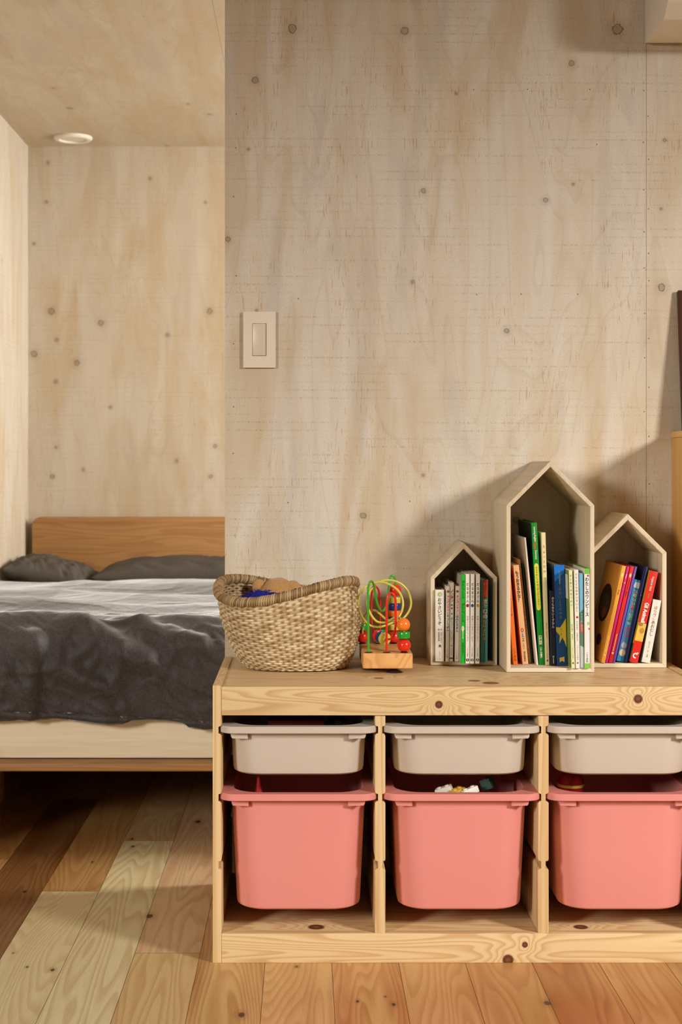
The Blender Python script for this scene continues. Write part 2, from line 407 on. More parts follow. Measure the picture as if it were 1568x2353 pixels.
    for px, py, rr in [(62,2222,3.0),(121,2229,5),(682,2221,4),(555,2332,8),(344,2105,8),(822,2301,4),(905,2308,5),(1258,2305,8),(304,1928,3.5),(305,1945,3.5),(57,2049,5),
                       (455,1888,6),(212,1981,3),(30,2190,2),(886,2290,3)]:
        s_ = (py - VY) / CZ; X = (px - VX) / s_; Y = F / s_ - D
        d = m.math('MULTIPLY', m.vec('DISTANCE', q, (X, Y * 0.5, 0.0)), s_ / rr)
        kd = d if kd is None else m.math('MINIMUM', kd, d)
    kd = m.math('ADD', kd, m.math('MULTIPLY', m.math('SUBTRACT', m.noise(m.coord(), 120.0, 2), 0.5), 0.7))
    c = m.mix(m.mr(kd, 1.0, 3.2, 0.35, 0, True), c, lin((120, 74, 42)))
    c = m.mix(m.mr(kd, 0.75, 1.1, 0.9, 0), c, lin((48, 28, 18)))
    m.color(c); m.bump(fib, 0.05, 0.0004)
    m2 = plain('floor_gap', (62, 40, 24), 0.8)
    ob = link(me, 'floor', [m.m, m2]); me.polygons.foreach_set('material_index', mats); ob['kind'] = 'structure'
floor()

# downlight
m_plas = plain('white_plastic', (232, 226, 212), 0.4)
LX, LY = wx(168, 2.64), 2.64
dl = thing('ceiling_light', 'round white flush ceiling light over the bed alcove', 'ceiling light', (LX, LY, ZC))
lathe('trim_ring', m_plas, [(0.048, 0), (0.069, 0), (0.069, -0.006), (0.064, -0.011), (0.052, -0.012), (0.048, -0.009), (0.048, 0)], dl, 48)
lathe('diffuser', plain('frosted_diffuser', (228, 222, 206), 0.5), [(0, -0.007), (0.03, -0.0075), (0.048, -0.006), (0.048, -0.001), (0, -0.001)], dl, 48)

# ---------------------------------------------------------------- pine storage shelf
PL, PD = (212, 184, 138), (188, 148, 98)
XA, XB = wx(489, 0), wx(489, 0) + 0.935
TOPZ = 0.5167
def kx(px): return wx(px, 0)
rail_k = [(wx(1009, 0), wz(1619, 0), .0072), (wx(1467, 0), wz(1606, 0), .0085)]
brail_k = [(wx(1207, 0), wz(2171, 0), .0055), (wx(1168, 0), wz(2206, 0), .0105)]
m_rail = wood('pine', PL, PD, 'X', 38, 0.075, rail_k, seed=2.2)
m_brail = wood('pine', PL, PD, 'X', 26, 0.06, brail_k, seed=6.1)
m_pineZ = wood('pine', PL, (192, 152, 98), 'Z', 9, 0.03, seed=1.0, big=6.0)
m_top = wood('pine', (216, 188, 144), (190, 150, 102), 'Xt', 26, 0.05, [(wx(870, .13), .118, .010), (wx(1130, .04), .052, .016), (wx(1090, .08), .083, .012)], seed=3.3, knotcol=(130, 82, 50), rough=0.42)
m_shelf = wood('pine', PL, PD, 'Xt', 26, 0.06, [(wx(727, .05), .045, .016), (wx(1334, .05), .045, .014)], seed=9.3)
unit = thing('storage_shelf', 'low light pine storage shelf holding white and coral bins against the plywood wall', 'shelf', (0, 0, 0))
def notched(xa, xb, left, right):
    """panel front outline with bin slots cut in its sides, swept back over the whole depth"""
    z1 = TOPZ - 0.055 if (left and right) else TOPZ + 0.002
    slots = [(.4286, .4425), (.3020, .3160), (.176, .190)]
    g = 0.0062; bottom = 0.055 if (left and right) else 0.0; c = 0.003
    R = [(xb, bottom)]
    if right:
        for a, b in slots[::-1]: R += [(xb, a - c), (xb - c, a), (xb - g, a), (xb - g, b), (xb - c * .5, b), (xb, b + c)]
    R += [(xb, z1)]
    L = [(xa, z1)]
    if left:
        for a, b in slots: L += [(xa, b + c), (xa + c * .5, b), (xa + g, b), (xa + g, a), (xa + c, a), (xa, a - c)]
    L += [(xa, bottom)]
    return R + L
prism('side_panel', m_pineZ, notched(XA, XA + .0165, False, True), 0.0, 0.43, unit, 0.0006)
prism('side_panel', m_pineZ, notched(XB - .0165, XB, True, False), 0.0, 0.43, unit, 0.0006)
DV = [(.1323, .1515), (.438, .4575)]
for a, b in DV: prism('divider', m_pineZ, notched(a, b, True, True), 0.002, 0.43, unit, 0.0006)
xi0, xi1 = XA + .0167, XB - .0167
box('top_rail', m_rail, xi0, xi1, 0.0, 0.018, wz(1644, 0), TOPZ, unit, 0.0012)
box('bottom_rail', m_brail, xi0, xi1, 0.0, 0.018, 0.0, wz(2145, 0), unit, 0.0012)
box('top_board', m_top, xi0, xi1, 0.0182, 0.43, TOPZ - .018, TOPZ - .0005, unit, 0.0008)
box('bottom_board', m_shelf, xi0, xi1, 0.0182, 0.43, 0.036, 0.0535, unit, 0.0008)
box('back_rail', m_rail, xi0, xi1, 0.412, 0.430, TOPZ - .07, TOPZ - .0182, unit)

# ---------------------------------------------------------------- bins
def rrect(hx, hy, r, n=10):
    out = []
    for cx, cy, a0 in ((hx - r, -hy + r, -90), (hx - r, hy - r, 0), (-hx + r, hy - r, 90), (-hx + r, -hy + r, 180)):
        for k in range(n + 1):
            a = math.radians(a0 + 90 * k / n); out.append((cx + r * math.cos(a), cy + r * math.sin(a)))
    return out
def make_bin(name, label, cat, mat, height, tw, bw, group):
    """origin: top of rim at the middle of its front edge"""
    t = thing(name, label, cat, (0, 0, 0), group=group)
    W, L = 0.1485, 0.20; cy = L
    rimh = 0.0128
    bm = bmesh.new()
    def ring(hx, hy, r, z, dy=0.0): return [bm.verts.new((x, y + cy + dy, z)) for x, y in rrect(hx, hy, r)]
    h = height
    tb = (tw - bw)
    st = [(tw - .002, .0, .055, -rimh), (tw, 0, .056, -rimh - .001), (tw - tb * .5, 0, .056, -h * .5), (bw, 0, .056, -h + .010), (bw - .0015, 0, .055, -h + .004),
          (bw - .006, 0, .052, -h + .0008), (bw - .012, 0, .048, -h)]
    outer = []
    for hx, _, r, z in st:
        hy = L - 0.0165 - (tw - hx) * 1.0
        outer.append(ring(hx, hy, r, z))
    inner = []
    for hx, z in ((tw - .003, 0.0), (tw - .004, -.004), (bw - .003, -h + .012), (bw - .014, -h + .003)):
        inner.append(ring(hx, L - 0.0165 - (tw - hx), .053, z))
    rim = [ring(W - .001, L - .001, .030, -rimh), ring(W, L, .031, -rimh + .001), ring(W, L, .031, -.0012), ring(W - .0012, L - .0012, .030, 0.0)]
    rings = outer[::-1] + rim + inner
    for A, B in zip(rings, rings[1:]):
        n = len(A)
        for k in range(n): bm.faces.new((A[k], A[(k + 1) % n], B[(k + 1) % n], B[k]))
    bm.faces.new(outer[-1][::-1]); bm.faces.new(inner[-1])
    from_bm(bm, 'tub', mat, t, 'auto')
    for sx in (-1, 1):
        x0, x1 = (-tw + .001, -tw + .034) if sx < 0 else (tw - .034, tw - .001)
        pts = [(x0, -rimh), (x1, -rimh), (x1, -rimh - .0115), (x0 + .004, -rimh - .0105), (x0 + .002, -rimh - .008)] if sx < 0 else \
              [(x0, -rimh), (x1, -rimh), (x1 - .002, -rimh - .008), (x1 - .004, -rimh - .0105), (x0, -rimh - .0115)]
        prism('rim_bracket', mat, pts, 0.0105, 0.045, t, 0.0006)
    return t
def dup(root, loc, label):
    r = root.copy(); COL.objects.link(r); r.location = loc; r['label'] = label
    for ch in list(root.children):
        c = ch.copy(); COL.objects.link(c); c.parent = r
        for g in ch.children:
            d = g.copy(); COL.objects.link(d); d.parent = c
    return r
m_wb = M('translucent_white_plastic', 0.38, 0.45); m_wb.color(lin((192, 179, 165))); m_wb.b.inputs['Subsurface Weight'].default_value = 0.0; m_wb = m_wb.m
m_cb = M('coral_plastic', 0.42, 0.4); m_cb.color(lin((214, 134, 126))); m_cb = m_cb.m
WZ, CZB = wz(1670.5, -.012), wz(1825.6, -.012)
bays = [-.0115, .2950, .6015]
wb = make_bin('shallow_bin', 'shallow white plastic bin in the left bay above a coral bin', 'bin', m_wb, WZ - wz(1784.6, 0), .1285, .1245, 'white shallow bins')
wb.location = (bays[0], -.012, WZ)
dup(wb, (bays[1], -.012, WZ), 'shallow white plastic bin in the middle bay between the two dividers')
dup(wb, (bays[2], -.012, WZ), 'shallow white plastic bin in the right bay, cut by the photo edge')
cb = make_bin('deep_bin', 'deep coral pink plastic bin in the left bay nearest the bed', 'bin', m_cb, CZB - wz(2093, .012), .1270, .1180, 'coral deep bins')
cb.location = (bays[0], -.012, CZB)
dup(cb, (bays[1], -.012, CZB), 'deep coral pink plastic bin in the middle bay between the two dividers')
dup(cb, (bays[2], -.012, CZB), 'deep coral pink plastic bin in the right bay, cut by the photo edge')
# toys inside the bins
def brick(label, x, y, z, rz, rgb, sx=.032, sy=.016, sz=.012):
    t = thing('toy_brick', label, 'toy brick', (x, y, z), (random.uniform(-.4, .4), random.uniform(-.4, .4), rz))
    mm = ink(rgb)
    box('block', mm, -sx / 2, sx / 2, -sy / 2, sy / 2, 0, sz, t, .0006)
    for kx_ in (-1, 1):
        lathe('stud', mm, [(0, sz + .002), (.0035, sz + .002), (.004, sz + .0012), (.004, sz - .0005)], t, 16, Matrix.Translation((kx_ * sx / 4, 0, 0)))
B1 = bays[1]
brick('small white toy brick right of the yellow one in the middle bin', B1 + .022, .055, CZB - .014, .4, (225, 215, 200))
brick('small white toy brick at the left end of the pile in the middle bin', B1 - .026, .062, CZB - .013, -.3, (215, 205, 190))
brick('small yellow toy brick between white ones in the middle coral bin', B1 - .003, .058, CZB - .016, .9, (205, 165, 60))
brick('small dark green toy brick in the middle coral bin, far right of the pile', B1 + .062, .09, CZB - .010, 1.2, (40, 70, 60), .03, .02, .02)
brick('small grey toy brick in the middle coral bin, under the yellow one', B1 + .004, .075, CZB - .030, .1, (120, 120, 120))
cr = thing('toy_cone', 'pointed red toy standing up inside the left coral bin', 'toy', (wx(594, .07), .09, CZB - .05))
lathe('point', ink((190, 40, 45)), [(0, .068), (.003, .06), (.008, .03), (.010, 0), (0, 0)], cr, 20)
lathe('collar', ink((70, 110, 60)), [(0, 0), (.011, 0), (.012, -.01), (0, -.012)], cr, 20)
rb = thing('toy_ball', 'dark red toy ball in the right coral bin near the divider', 'toy ball', (bays[2] - .085, .10, CZB - .005))
lathe('shell', ink((150, 25, 30)), [(.026 * math.sin(a), .026 * math.cos(a)) for a in [math.pi * k / 14 for k in range(15)]], rb, 28)
lathe('band', ink((210, 180, 80)), [(.0255, .003), (.0266, .002), (.0266, -.002), (.0255, -.003)], rb, 28)
bx = thing('toy_box', 'dark red flat toy box lying in the left white bin', 'toy box', (bays[0] + .0, .16, WZ - .03))
box('lid', ink((120, 30, 36)), -.06, .05, -.05, .05, .0, .022, bx, .002); box('tray', ink((60, 30, 40)), -.058, .048, -.048, .048, -.03, .0, bx, .002)
bw_ = thing('toy_wheel', 'black round toy wheel lying in the left white bin at right', 'toy', (bays[0] + .075, .12, WZ - .012))  # a toy wheel, modelled as a tyre around a hub
lathe('tyre', ink((22, 20, 20)), [(.008, .006), (.017, .008), (.020, .004), (.020, -.004), (.017, -.008), (.008, -.006), (.008, .006)], bw_, 28, Matrix.Rotation(1.1, 4, 'X'))
lathe('hub', ink((60, 58, 60)), [(0, .004), (.008, .004), (.008, -.004), (0, -.004)], bw_, 20, Matrix.Rotation(1.1, 4, 'X'))

# ---------------------------------------------------------------- house shaped boxes
HW = dict(rings=10, stretch=0.03, big=6.0, amount=0.45, fibre=0.3, rough=0.55)
m_hz = wood('pale_whitewood', (212, 196, 168), (194, 172, 136), 'Z', **HW)
m_hy = wood('pale_whitewood', (212, 196, 168), (194, 172, 136), 'Y', **HW)
m_hx = wood('pale_whitewood', (212, 196, 168), (194, 172, 136), 'X', **HW)
def house(label, xl, w, eave, apex, yf, th):
    t = thing('house_shaped_box', label, 'display box', (xl, yf, TOPZ + .0004), group='house shaped book boxes')
    d = YW - .002 - yf
    E = th * 0.62                         # inner eave correction at the mitre
    Oo = [(0, 0), (w, 0), (w, eave), (w / 2, apex), (0, eave)]
    sl = math.hypot(w / 2, apex - eave); k = th * sl / (w / 2)
    ia = apex - k
    ie = ia - (apex - eave) / (w / 2) * (w / 2 - th)
    I = [(th, th), (w - th, th), (w - th, ie), (w / 2, ia), (th, ie)]
    b = .0007
    prism('base_panel', m_hx, [Oo[0], Oo[1], I[1], I[0]], 0, d, t, b)
    prism('side_panel', m_hz, [Oo[0], I[0], I[4], Oo[4]], 0, d, t, b)
    prism('side_panel', m_hz, [Oo[1], Oo[2], I[2], I[1]], 0, d, t, b)
    prism('roof_panel', m_hy, [Oo[4], I[4], I[3], Oo[3]], 0, d, t, b)
    prism('roof_panel', m_hy, [Oo[3], I[3], I[2], Oo[2]], 0, d, t, b)
    return t
Y1, Y2, Y3 = 0.303, 0.197, 0.264
TH = 0.0082
house('smallest pale wooden house shaped box, left of the tall one, holding thin spine books', wx(990.3, Y1), wx(1143.5, Y1) - wx(990.3, Y1) - .0008, .182, .2535, Y1, TH)
house('tallest pale wooden house shaped box, standing in the middle of the three', wx(1164.2, Y2) + .0004, .1756, .334, .4225, Y2, TH)
house('medium pale wooden house shaped box, rightmost of the three, with right leaning books', wx(1368.6, Y2) + .0006, wx(1532.5, Y3) - wx(1368.6, Y2) - .0006, .236, .3145, Y3, TH + .0006)

# ---------------------------------------------------------------- books
m_page = plain('book_pages', (226, 214, 190), 0.8, 0.2, 0.08, 700)
def tmesh(body, size, bold=0.012):
    c = bpy.data.curves.new('t', 'FONT'); c.body = body; c.size = size; c.offset = bold * size
    c.align_x = 'CENTER'; c.align_y = 'CENTER'; c.resolution_u = 3
    o = bpy.data.objects.new('t', c); COL.objects.link(o)
    dg = bpy.context.evaluated_depsgraph_get(); dg.update()
    me = bpy.data.meshes.new_from_object(o.evaluated_get(dg))
    bpy.data.objects.remove(o); bpy.data.curves.remove(c)
    return me
EPS = 0.0004
def title(book, text, f0, f1, rgb, xf=0.5, maxw=0.78, bold=0.012, rot=False, stretch=1.0, name='title'):
    """vertical (or turned latin) lettering between fractions f0..f1 of the spine, measured from its top"""
    W, H = book['_w'], book['_h']
    V, Fc = [], []
    z0, z1 = H * (1 - f0), H * (1 - f1)
    if rot:
        me = tmesh(text, 1.0, bold); co = [v.co.copy() for v in me.vertices]
        if not co: return
        xs = [c.x for c in co]; L = max(xs) - min(xs); mx = (max(xs) + min(xs)) / 2
        ys = [c.y for c in co]; hgt = max(ys) - min(ys); my = (max(ys) + min(ys)) / 2
        kx_ = (z0 - z1) / L; ky_ = min(W * maxw / hgt, kx_ * 1.6)
        V = [(W * xf + (c.y - my) * ky_, -EPS, (z0 + z1) / 2 - (c.x - mx) * kx_) for c in co]
        Fc = [tuple(p.vertices) for p in me.polygons]; bpy.data.meshes.remove(me)
    else:
        n = len(text); cell = (z0 - z1) / n; sz = min(cell * 1.02, W * maxw) ; szy = min(cell * 1.05, sz * 1.25)
        for i, ch in enumerate(text):
            if ch in ' 　': continue
            if ch == 'ー': ch = '︱'
            me = tmesh(ch, 1.0, bold); b = len(V)
            cz = z0 - cell * (i + .5)
            for v in me.vertices: V.append((W * xf + (v.co.x) * sz, -EPS, cz + v.co.y * szy))
            Fc += [tuple(b + q for q in p.vertices) for p in me.polygons]; bpy.data.meshes.remove(me)
    me = bpy.data.meshes.new(name); me.from_pydata(V, [], Fc); me.update()
    return link(me, name, ink(rgb), book)
def patch(book, pts, rgb, side='spine', name='cover_print_or_shade', d=0.0003):
    """a printed or shade-coloured shape; pts as fractions (across, down); side 'spine' or 'left' cover"""
    W, H, Dp = book['_w'], book['_h'], book['_d']
    if side == 'spine': V = [(W * a, -d, H * (1 - b)) for a, b in pts]
    elif side == 'top': V = [(W * a, Dp * b, H + d) for a, b in pts]
    else: V = [(-d, Dp * a, H * (1 - b)) for a, b in pts]
    me = bpy.data.meshes.new(name); me.from_pydata(V, [], [tuple(range(len(V)))]); me.update()
    return link(me, name, ink(rgb), book)
def disc(book, a, b, ra, rb_, rgb, side='spine', d=0.0003, name='cover_print_or_shade', n=24):
    return patch(book, [(a + ra * math.cos(2 * math.pi * k / n), b + rb_ * math.sin(2 * math.pi * k / n)) for k in range(n)], rgb, side, name, d)
def book(label, bl, br, yb, tl, tr, yt, Ys, depth, rgb, floor_z, hard=False, group=None, top=None, side=None):
    """spine corners in the photograph at the spine's distance Ys"""
    Ys = F * (CZ - floor_z) / (yb - VY) - D      # the bottom edge stands on the box floor
    depth = min(depth, YW - .004 - Ys); s = S(Ys)
    xbl, xbr, xtl = (bl - VX) / s, (br - VX) / s, (tl - VX) / s
    zb, zt = CZ - (yb - VY) / s, CZ - (yt - VY) / s
    zb = floor_z + .0003
    ang = math.atan2(xtl - xbl, zt - zb)          # positive leans right
    w = (xbr - xbl) * math.cos(ang); h = (zt - zb) / math.cos(ang)
    h = (zt - zb - (w * abs(math.sin(ang)) if ang < 0 else 0) * 0.3) / math.cos(ang)
    t = thing('book', label, 'book', (0, 0, 0), (0, ang, 0), group)
    if ang > 0: t.location = (xbr - w * math.cos(ang), Ys, zb + w * math.sin(ang))
    else: t.location = (xbl, Ys, zb)
    c = 0.0016 if hard else 0.0007; c = min(c, w * 0.22); ov = 0.002 if hard else 0.0
    w -= 0.0003
    bm = bmesh.new()
    prism_bm(bm, [(0, 0), (w, 0), (w, depth), (w - c, depth), (w - c, c), (c, c), (c, depth), (0, depth)], 0, h, min(.0004, c * .3), 'Z')
    from_bm(bm, 'cover', ink(rgb), t, 'auto')
    box('pages', m_page, c + .00005, w - c - .00005, c + .0002, depth - ov - .0008, ov + .0004, h - ov - .0006, t)
    t['_w'] = w; t['_h'] = h; t['_d'] = depth
    return t
G1, G2, G3 = 'books in the smallest house box', 'books in the tallest house box', 'books in the medium house box'
FZ = TOPZ + .0004 + TH
def z1(zx): return 960 + zx * .1445
def zy1(zy): return 1220 + zy * .1445
WHT = (226, 218, 204)
YS1 = Y1 + .003
YS1f = Y1 - .030
def sb(label, b0, b1, yb, t0, t1, yt, Ys, rgb, dep=.125, hard=False):
    return book(label, z1(b0), z1(b1), zy1(yb), z1(t0), z1(t1), zy1(yt), Ys, dep, rgb, FZ, hard, G1)
K = (38, 34, 32)
b = sb('thick white board book with a green cabbage mark, leftmost in the smallest house', 282, 424, 2078, 282, 436, 935, YS1, WHT, .13, True)
title(b, 'おやさいどうぞ', .115, .50, K, .5, .55)
disc(b, .52, .065, .26, .034, (168, 182, 120)); disc(b, .55, .068, .13, .017, (190, 200, 150), d=.0004)
title(b, '作・きのしたけい', .545, .74, K, .68, .2, 0); title(b, '絵・阿部真由美', .545, .72, K, .42, .2, 0)
title(b, '木', .765, .81, K, .52, .5, .03, name='emblem'); title(b, 'エクシール', .86, .975, K, .5, .16, 0)
b = sb('thin pale picture book with red and navy lettering, second from left in smallest house', 446, 500, 2082, 462, 517, 880, YS1, WHT)
disc(b, .5, .07, .40, .017, (140, 92, 66)); title(b, 'アンパンマン', .125, .335, (196, 40, 34), .5, .9, .03)
title(b, 'と', .345, .375, (60, 130, 190), .5, .8, .02); title(b, 'そっくりぱん', .378, .60, (44, 44, 84), .5, .82, .02); title(b, 'フレーベル館', .83, .95, (60, 90, 140), .5, .5, 0)
b = sb('thin pale picture book with green lettering, third from left in smallest house', 506, 564, 2080, 523, 583, 822, YS1, (216, 206, 190))
for i, ch in enumerate('ノンタン'): title(b, ch, .09 + .04 * i, .13 + .04 * i, (150, 50, 40) if i % 2 == 0 else (190, 140, 50), .5, .9, .05)
disc(b, .45, .285, .28, .012, (40, 150, 100)); disc(b, .48, .325, .26, .012, (180, 40, 40)); disc(b, .5, .395, .28, .009, (40, 140, 100))
title(b, 'おしっこ', .44, .575, (40, 140, 100), .5, .8, .01); title(b, 'しーしー', .60, .755, (40, 140, 100), .5, .8, .01)
disc(b, .5, .80, .2, .007, (180, 30, 40)); title(b, 'キヨノサチコ', .825, .92, K, .5, .4, 0); patch(b, [(.05, .95), (.95, .95), (.95, .966), (.05, .966)], (70, 60, 56))
b = sb('thin pale picture book with red and blue lettering, beside the bright green spine', 592, 655, 2078, 605, 670, 878, YS1, (220, 208, 190))
disc(b, .5, .07, .36, .017, (140, 84, 60)); title(b, 'アンパンマン', .125, .345, (196, 40, 34), .5, .9, .03)
title(b, 'と', .35, .38, (200, 90, 60), .5, .8, .02); title(b, 'はみがきまん', .385, .615, (40, 84, 140), .5, .86, .02); title(b, 'フレーベル館', .86, .97, (60, 90, 140), .5, .5, 0)
b = sb('bright green thin picture book with a pale spoon on its spine', 688, 752, 2112, 697, 763, 700, YS1f, (20, 168, 38), .16)
patch(b, [(.01, .005), (.98, .005), (.98, .995), (.01, .995)], (190, 180, 160), 'left')
title(b, 'がたんごとん', .065, .27, K, .5, .72, .01); title(b, 'がたんごとん', .32, .535, K, .5, .72, .01)
disc(b, .48, .605, .36, .030, (206, 196, 176)); patch(b, [(.36, .625), (.60, .625), (.56, .70), (.64, .712), (.5, .722), (.36, .712), (.42, .70)], (206, 196, 176), d=.0004)
for a in (.38, .58): disc(b, a, .60, .035, .003, (60, 60, 50), d=.0006)
title(b, '安西水丸さく', .765, .93, K, .5, .62, 0)
for i, (b0, b1, t0, t1, ch, rgb, no, nm) in enumerate(((765, 829, 766, 838, 'が', (200, 40, 40), '1', 'red'), (836, 900, 845, 907, 'の', (40, 120, 186), '2', 'blue'), (922, 986, 932, 998, 'と', (220, 180, 60), '3', 'yellow'))):
    b = sb('thin white picture book with a %s dot and a black number %s on its spine' % (nm, no), b0, b1, 2113, t0, t1, 686, YS1f, WHT, .16)
    title(b, 'だるまさん', .095, .325, K, .5, .72, .005); disc(b, .5, .352, .40, .019, rgb)
    t = title(b, ch, .333, .371, K, .5, .6, .02)
    for v in t.data.vertices: v.co.y -= .0003
    title(b, 'かがくいひろし／さく', .465, .755, K, .5, .52, 0); title(b, 'ブロンズ新社', .82, .925, K, .5, .34, 0)
    disc(b, .5, .958, .38, .0175, K); t = title(b, no, .943, .974, WHT, .5, .62, .05)
    for v in t.data.vertices: v.co.y -= .0003
b = sb('teal board book with a red badge on top of its spine, in smallest house', 1000, 1114, 2095, 1012, 1145, 778, Y1 - .012, (64, 134, 134), .14, True)
n_ = 16
pts = [(.26, .005), (.93, .005), (.93, .19)] + [(.595 + .335 * math.cos(math.pi * k / n_), .19 + .03 * math.sin(math.pi * k / n_)) for k in range(1, n_)] + [(.26, .19)]
patch(b, pts, (200, 50, 40)); 
t = title(b, '0・1・2さいの', .03, .205, (220, 170, 60), .74, .25, .01); t2 = title(b, 'あかちゃんえほん', .03, .205, (226, 200, 170), .44, .2, .01)
for q in (t, t2):
    for v in q.data.vertices: v.co.y -= .0003
title(b, 'まみむめ', .235, .475, (222, 200, 180), .6, .66, .04); title(b, 'もにょにょ', .48, .73, (214, 164, 50), .55, .55, .02)
title(b, 'え・ひろかわさえこ', .755, .92, K, .55, .2, 0); title(b, 'ひさかた', .955, .985, K, .5, .2, 0)

def z2(zx): return 1120 + zx * .22095
def zy2(zy): return 1040 + zy * .22095
YS2 = Y2 + .012
def tb_(label, b0, b1, yb, t0, t1, yt, Ys, rgb, dep=.19, hard=False):
    return book(label, z2(b0), z2(b1), zy2(yb), z2(t0), z2(t1), zy2(yt), Ys, dep, rgb, FZ, hard, G2)
b = tb_('bright orange picture book against the left side of the tallest house', 275, 321, 2208, 194, 240, 1205, YS2, (240, 116, 36))
title(b, 'しろくまちゃんのほっとけーき', .04, .50, (70, 40, 26), .5, .5, 0); title(b, 'こぐま社', .83, .97, (90, 50, 30), .5, .6, 0)
b = tb_('pale peach picture book with dark lettering and a colourful mark, beside the orange one', 370, 430, 2205, 272, 334, 1172, YS2, (240, 188, 138))
title(b, 'もうおきるかな？', .06, .375, (84, 40, 26), .5, .62, .03)
title(b, '０', .635, .685, (196, 66, 36), .5, .8, .03); title(b, '１', .69, .73, (60, 110, 180), .5, .7, .03); title(b, '２', .735, .775, (60, 120, 60), .5, .7, .03)
title(b, 'えほん', .785, .85, (150, 146, 130), .5, .6, .01); patch(b, [(.005, .0), (.98, .0), (.98, .995), (.005, .995)], (226, 128, 60), 'left'); title(b, '福音館書店', .87, .975, (60, 40, 26), .5, .38, 0)
b = tb_('tan picture book mostly hidden behind the pale peach one', 432, 460, 2190, 318, 352, 1112, YS2 + .012, (214, 166, 118))
title(b, 'いないいないばあ', .33, .55, (170, 70, 40), .5, .8, 0); title(b, '瀬川康男え', .57, .70, K, .5, .5, 0); title(b, '童心社', .86, .95, K, .5, .5, 0)
b = tb_('thin dark green book squeezed before the plain white one', 463, 478, 2190, 364, 386, 1160, YS2 + .02, (30, 84, 74))
disc(b, .5, .80, .3, .006, (130, 50, 36))
b = tb_('plain thin white book with a blank spine leaning left', 516, 534, 2210, 386, 404, 884, YS2, (222, 208, 196), .21)
patch(b, [(.02, .02), (.98, .02), (.98, .98), (.02, .98)], (226, 212, 200), 'left')
b = tb_('thick green picture dictionary with a yellow band on its spine', 540, 600, 2208, 458, 518, 728, YS2, (14, 130, 34), .21, True)
title(b, 'Learning English!', .03, .135, WHT, .5, .45, .03, True); title(b, 'Ozmo', .14, .185, (226, 80, 40), .5, .5, .03, True); title(b, 'Dictionary', .195, .26, WHT, .5, .45, .02, True)
n_ = 12
pts = [(.5 + .36 * math.cos(math.pi + math.pi * k / n_), .305 - .018 * math.sin(math.pi * k / n_)) for k in range(n_ + 1)] + [(.5 + .36 * math.cos(math.pi * k / n_), .60 + .018 * math.sin(math.pi * k / n_)) for k in range(n_ + 1)]
patch(b, pts, (216, 206, 70)); t = title(b, 'オズモのピクチャーディクショナリー', .31, .60, K, .5, .5, 0)
for v in t.data.vertices: v.co.y -= .0003
for i, ch in enumerate('BBC'):
    z_ = .795 + .0215 * i; patch(b, [(.24, z_), (.76, z_), (.76, z_ + .0195), (.24, z_ + .0195)], WHT)
    title(b, ch, z_ + .003, z_ + .0165, (14, 120, 34), .5, .34, .03, True).data.transform(Matrix.Translation((0, -.0003, 0)))
title(b, 'いずみ書房', .875, .955, WHT, .5, .5, .03); patch(b, [(.005, .005), (.97, .005), (.97, .99), (.005, .99)], (22, 40, 30), 'left')  # left cover coloured near black for the shade on that side
b = tb_('slim cream picture book with red lettering, right of the green dictionary', 608, 650, 2212, 566, 615, 832, YS2, (220, 208, 158), .20)
title(b, 'ちょっとだけ', .09, .315, (176, 66, 34), .5, .66, .005); disc(b, .5, .345, .32, .010, (190, 180, 70))
title(b, '瀧村有子　鈴木永子', .68, .80, K, .5, .3, 0); title(b, 'こどものとも絵本', .83, .95, K, .5, .3, 0); disc(b, .5, .965, .2, .008, (90, 84, 60))
b = tb_('small navy board book with white lettering, shortest in the tallest house', 664, 718, 2218, 653, 699, 1440, YS2, (30, 30, 48), .16, True)
title(b, 'のりものちいくずかん', .08, .50, WHT, .55, .5, .01); patch(b, [(.3, .868), (.42, .868), (.5, .878), (.58, .868), (.7, .868), (.58, .884), (.68, .898), (.5, .89), (.34, .898), (.42, .884)], (190, 176, 140)); patch(b, [(.42, .905), (.58, .905), (.60, .97), (.44, .97)], (180, 168, 136))
b = tb_('wide blue picture book with a large yellow star across its spine', 726, 836, 2220, 695, 808, 1170, YS2, (20, 66, 116), .19, True)
patch(b, [(.01, .0), (.99, .0), (.99, .07), (.55, .115), (.01, .165)], (24, 110, 196)); patch(b, [(.005, .01), (.97, .01), (.97, .99), (.005, .99)], (26, 42, 60), 'left')  # dark left patch puts that side's shade into the cover colour
title(b, 'あおいよるのゆめ', .22, .54, (110, 120, 90), .5, .3, 0); patch(b, [(.43, .06), (.57, .06), (.60, .13), (.56, .19), (.44, .19), (.40, .13)], (84, 132, 156), d=.0006)
def star(cx, cy, rx, ry, n=5, k=.42, r0=-.3): return [(cx + (rx if i % 2 == 0 else rx * k) * math.sin(r0 + math.pi * i / n), cy - (ry if i % 2 == 0 else ry * k) * math.cos(r0 + math.pi * i / n)) for i in range(2 * n)]
patch(b, [(.98, .53), (.98, .82), (.80, .76), (.60, .72), (.30, .78), (.36, .70), (.02, .655), (.02, .615), (.42, .62), (.70, .58)], (206, 174, 50))
patch(b, [(.28, .92), (.74, .91), (.74, .965), (.52, .95), (.28, .965)], (214, 170, 50))
title(b, '作・絵', .63, .70, (120, 110, 50), .5, .16, 0).data.transform(Matrix.Translation((0, -.0003, 0)))
b = tb_('pale green picture book with a darker green left cover, right of the blue starry one', 878, 915, 2247, 850, 899, 1222, Y2 + .004, (214, 216, 166), .20)
title(b, 'はじめてのおつかい', .04, .375, (86, 84, 56), .5, .6, 0); title(b, '筒井頼子　林明子', .55, .71, K, .5, .36, 0); title(b, 'こどものとも絵本', .75, .90, K, .5, .3, 0); disc(b, .5, .945, .25, .009, (90, 84, 60))
patch(b, [(.005, .005), (.30, .005), (.30, .995), (.005, .995)], (120, 146, 66), 'left')
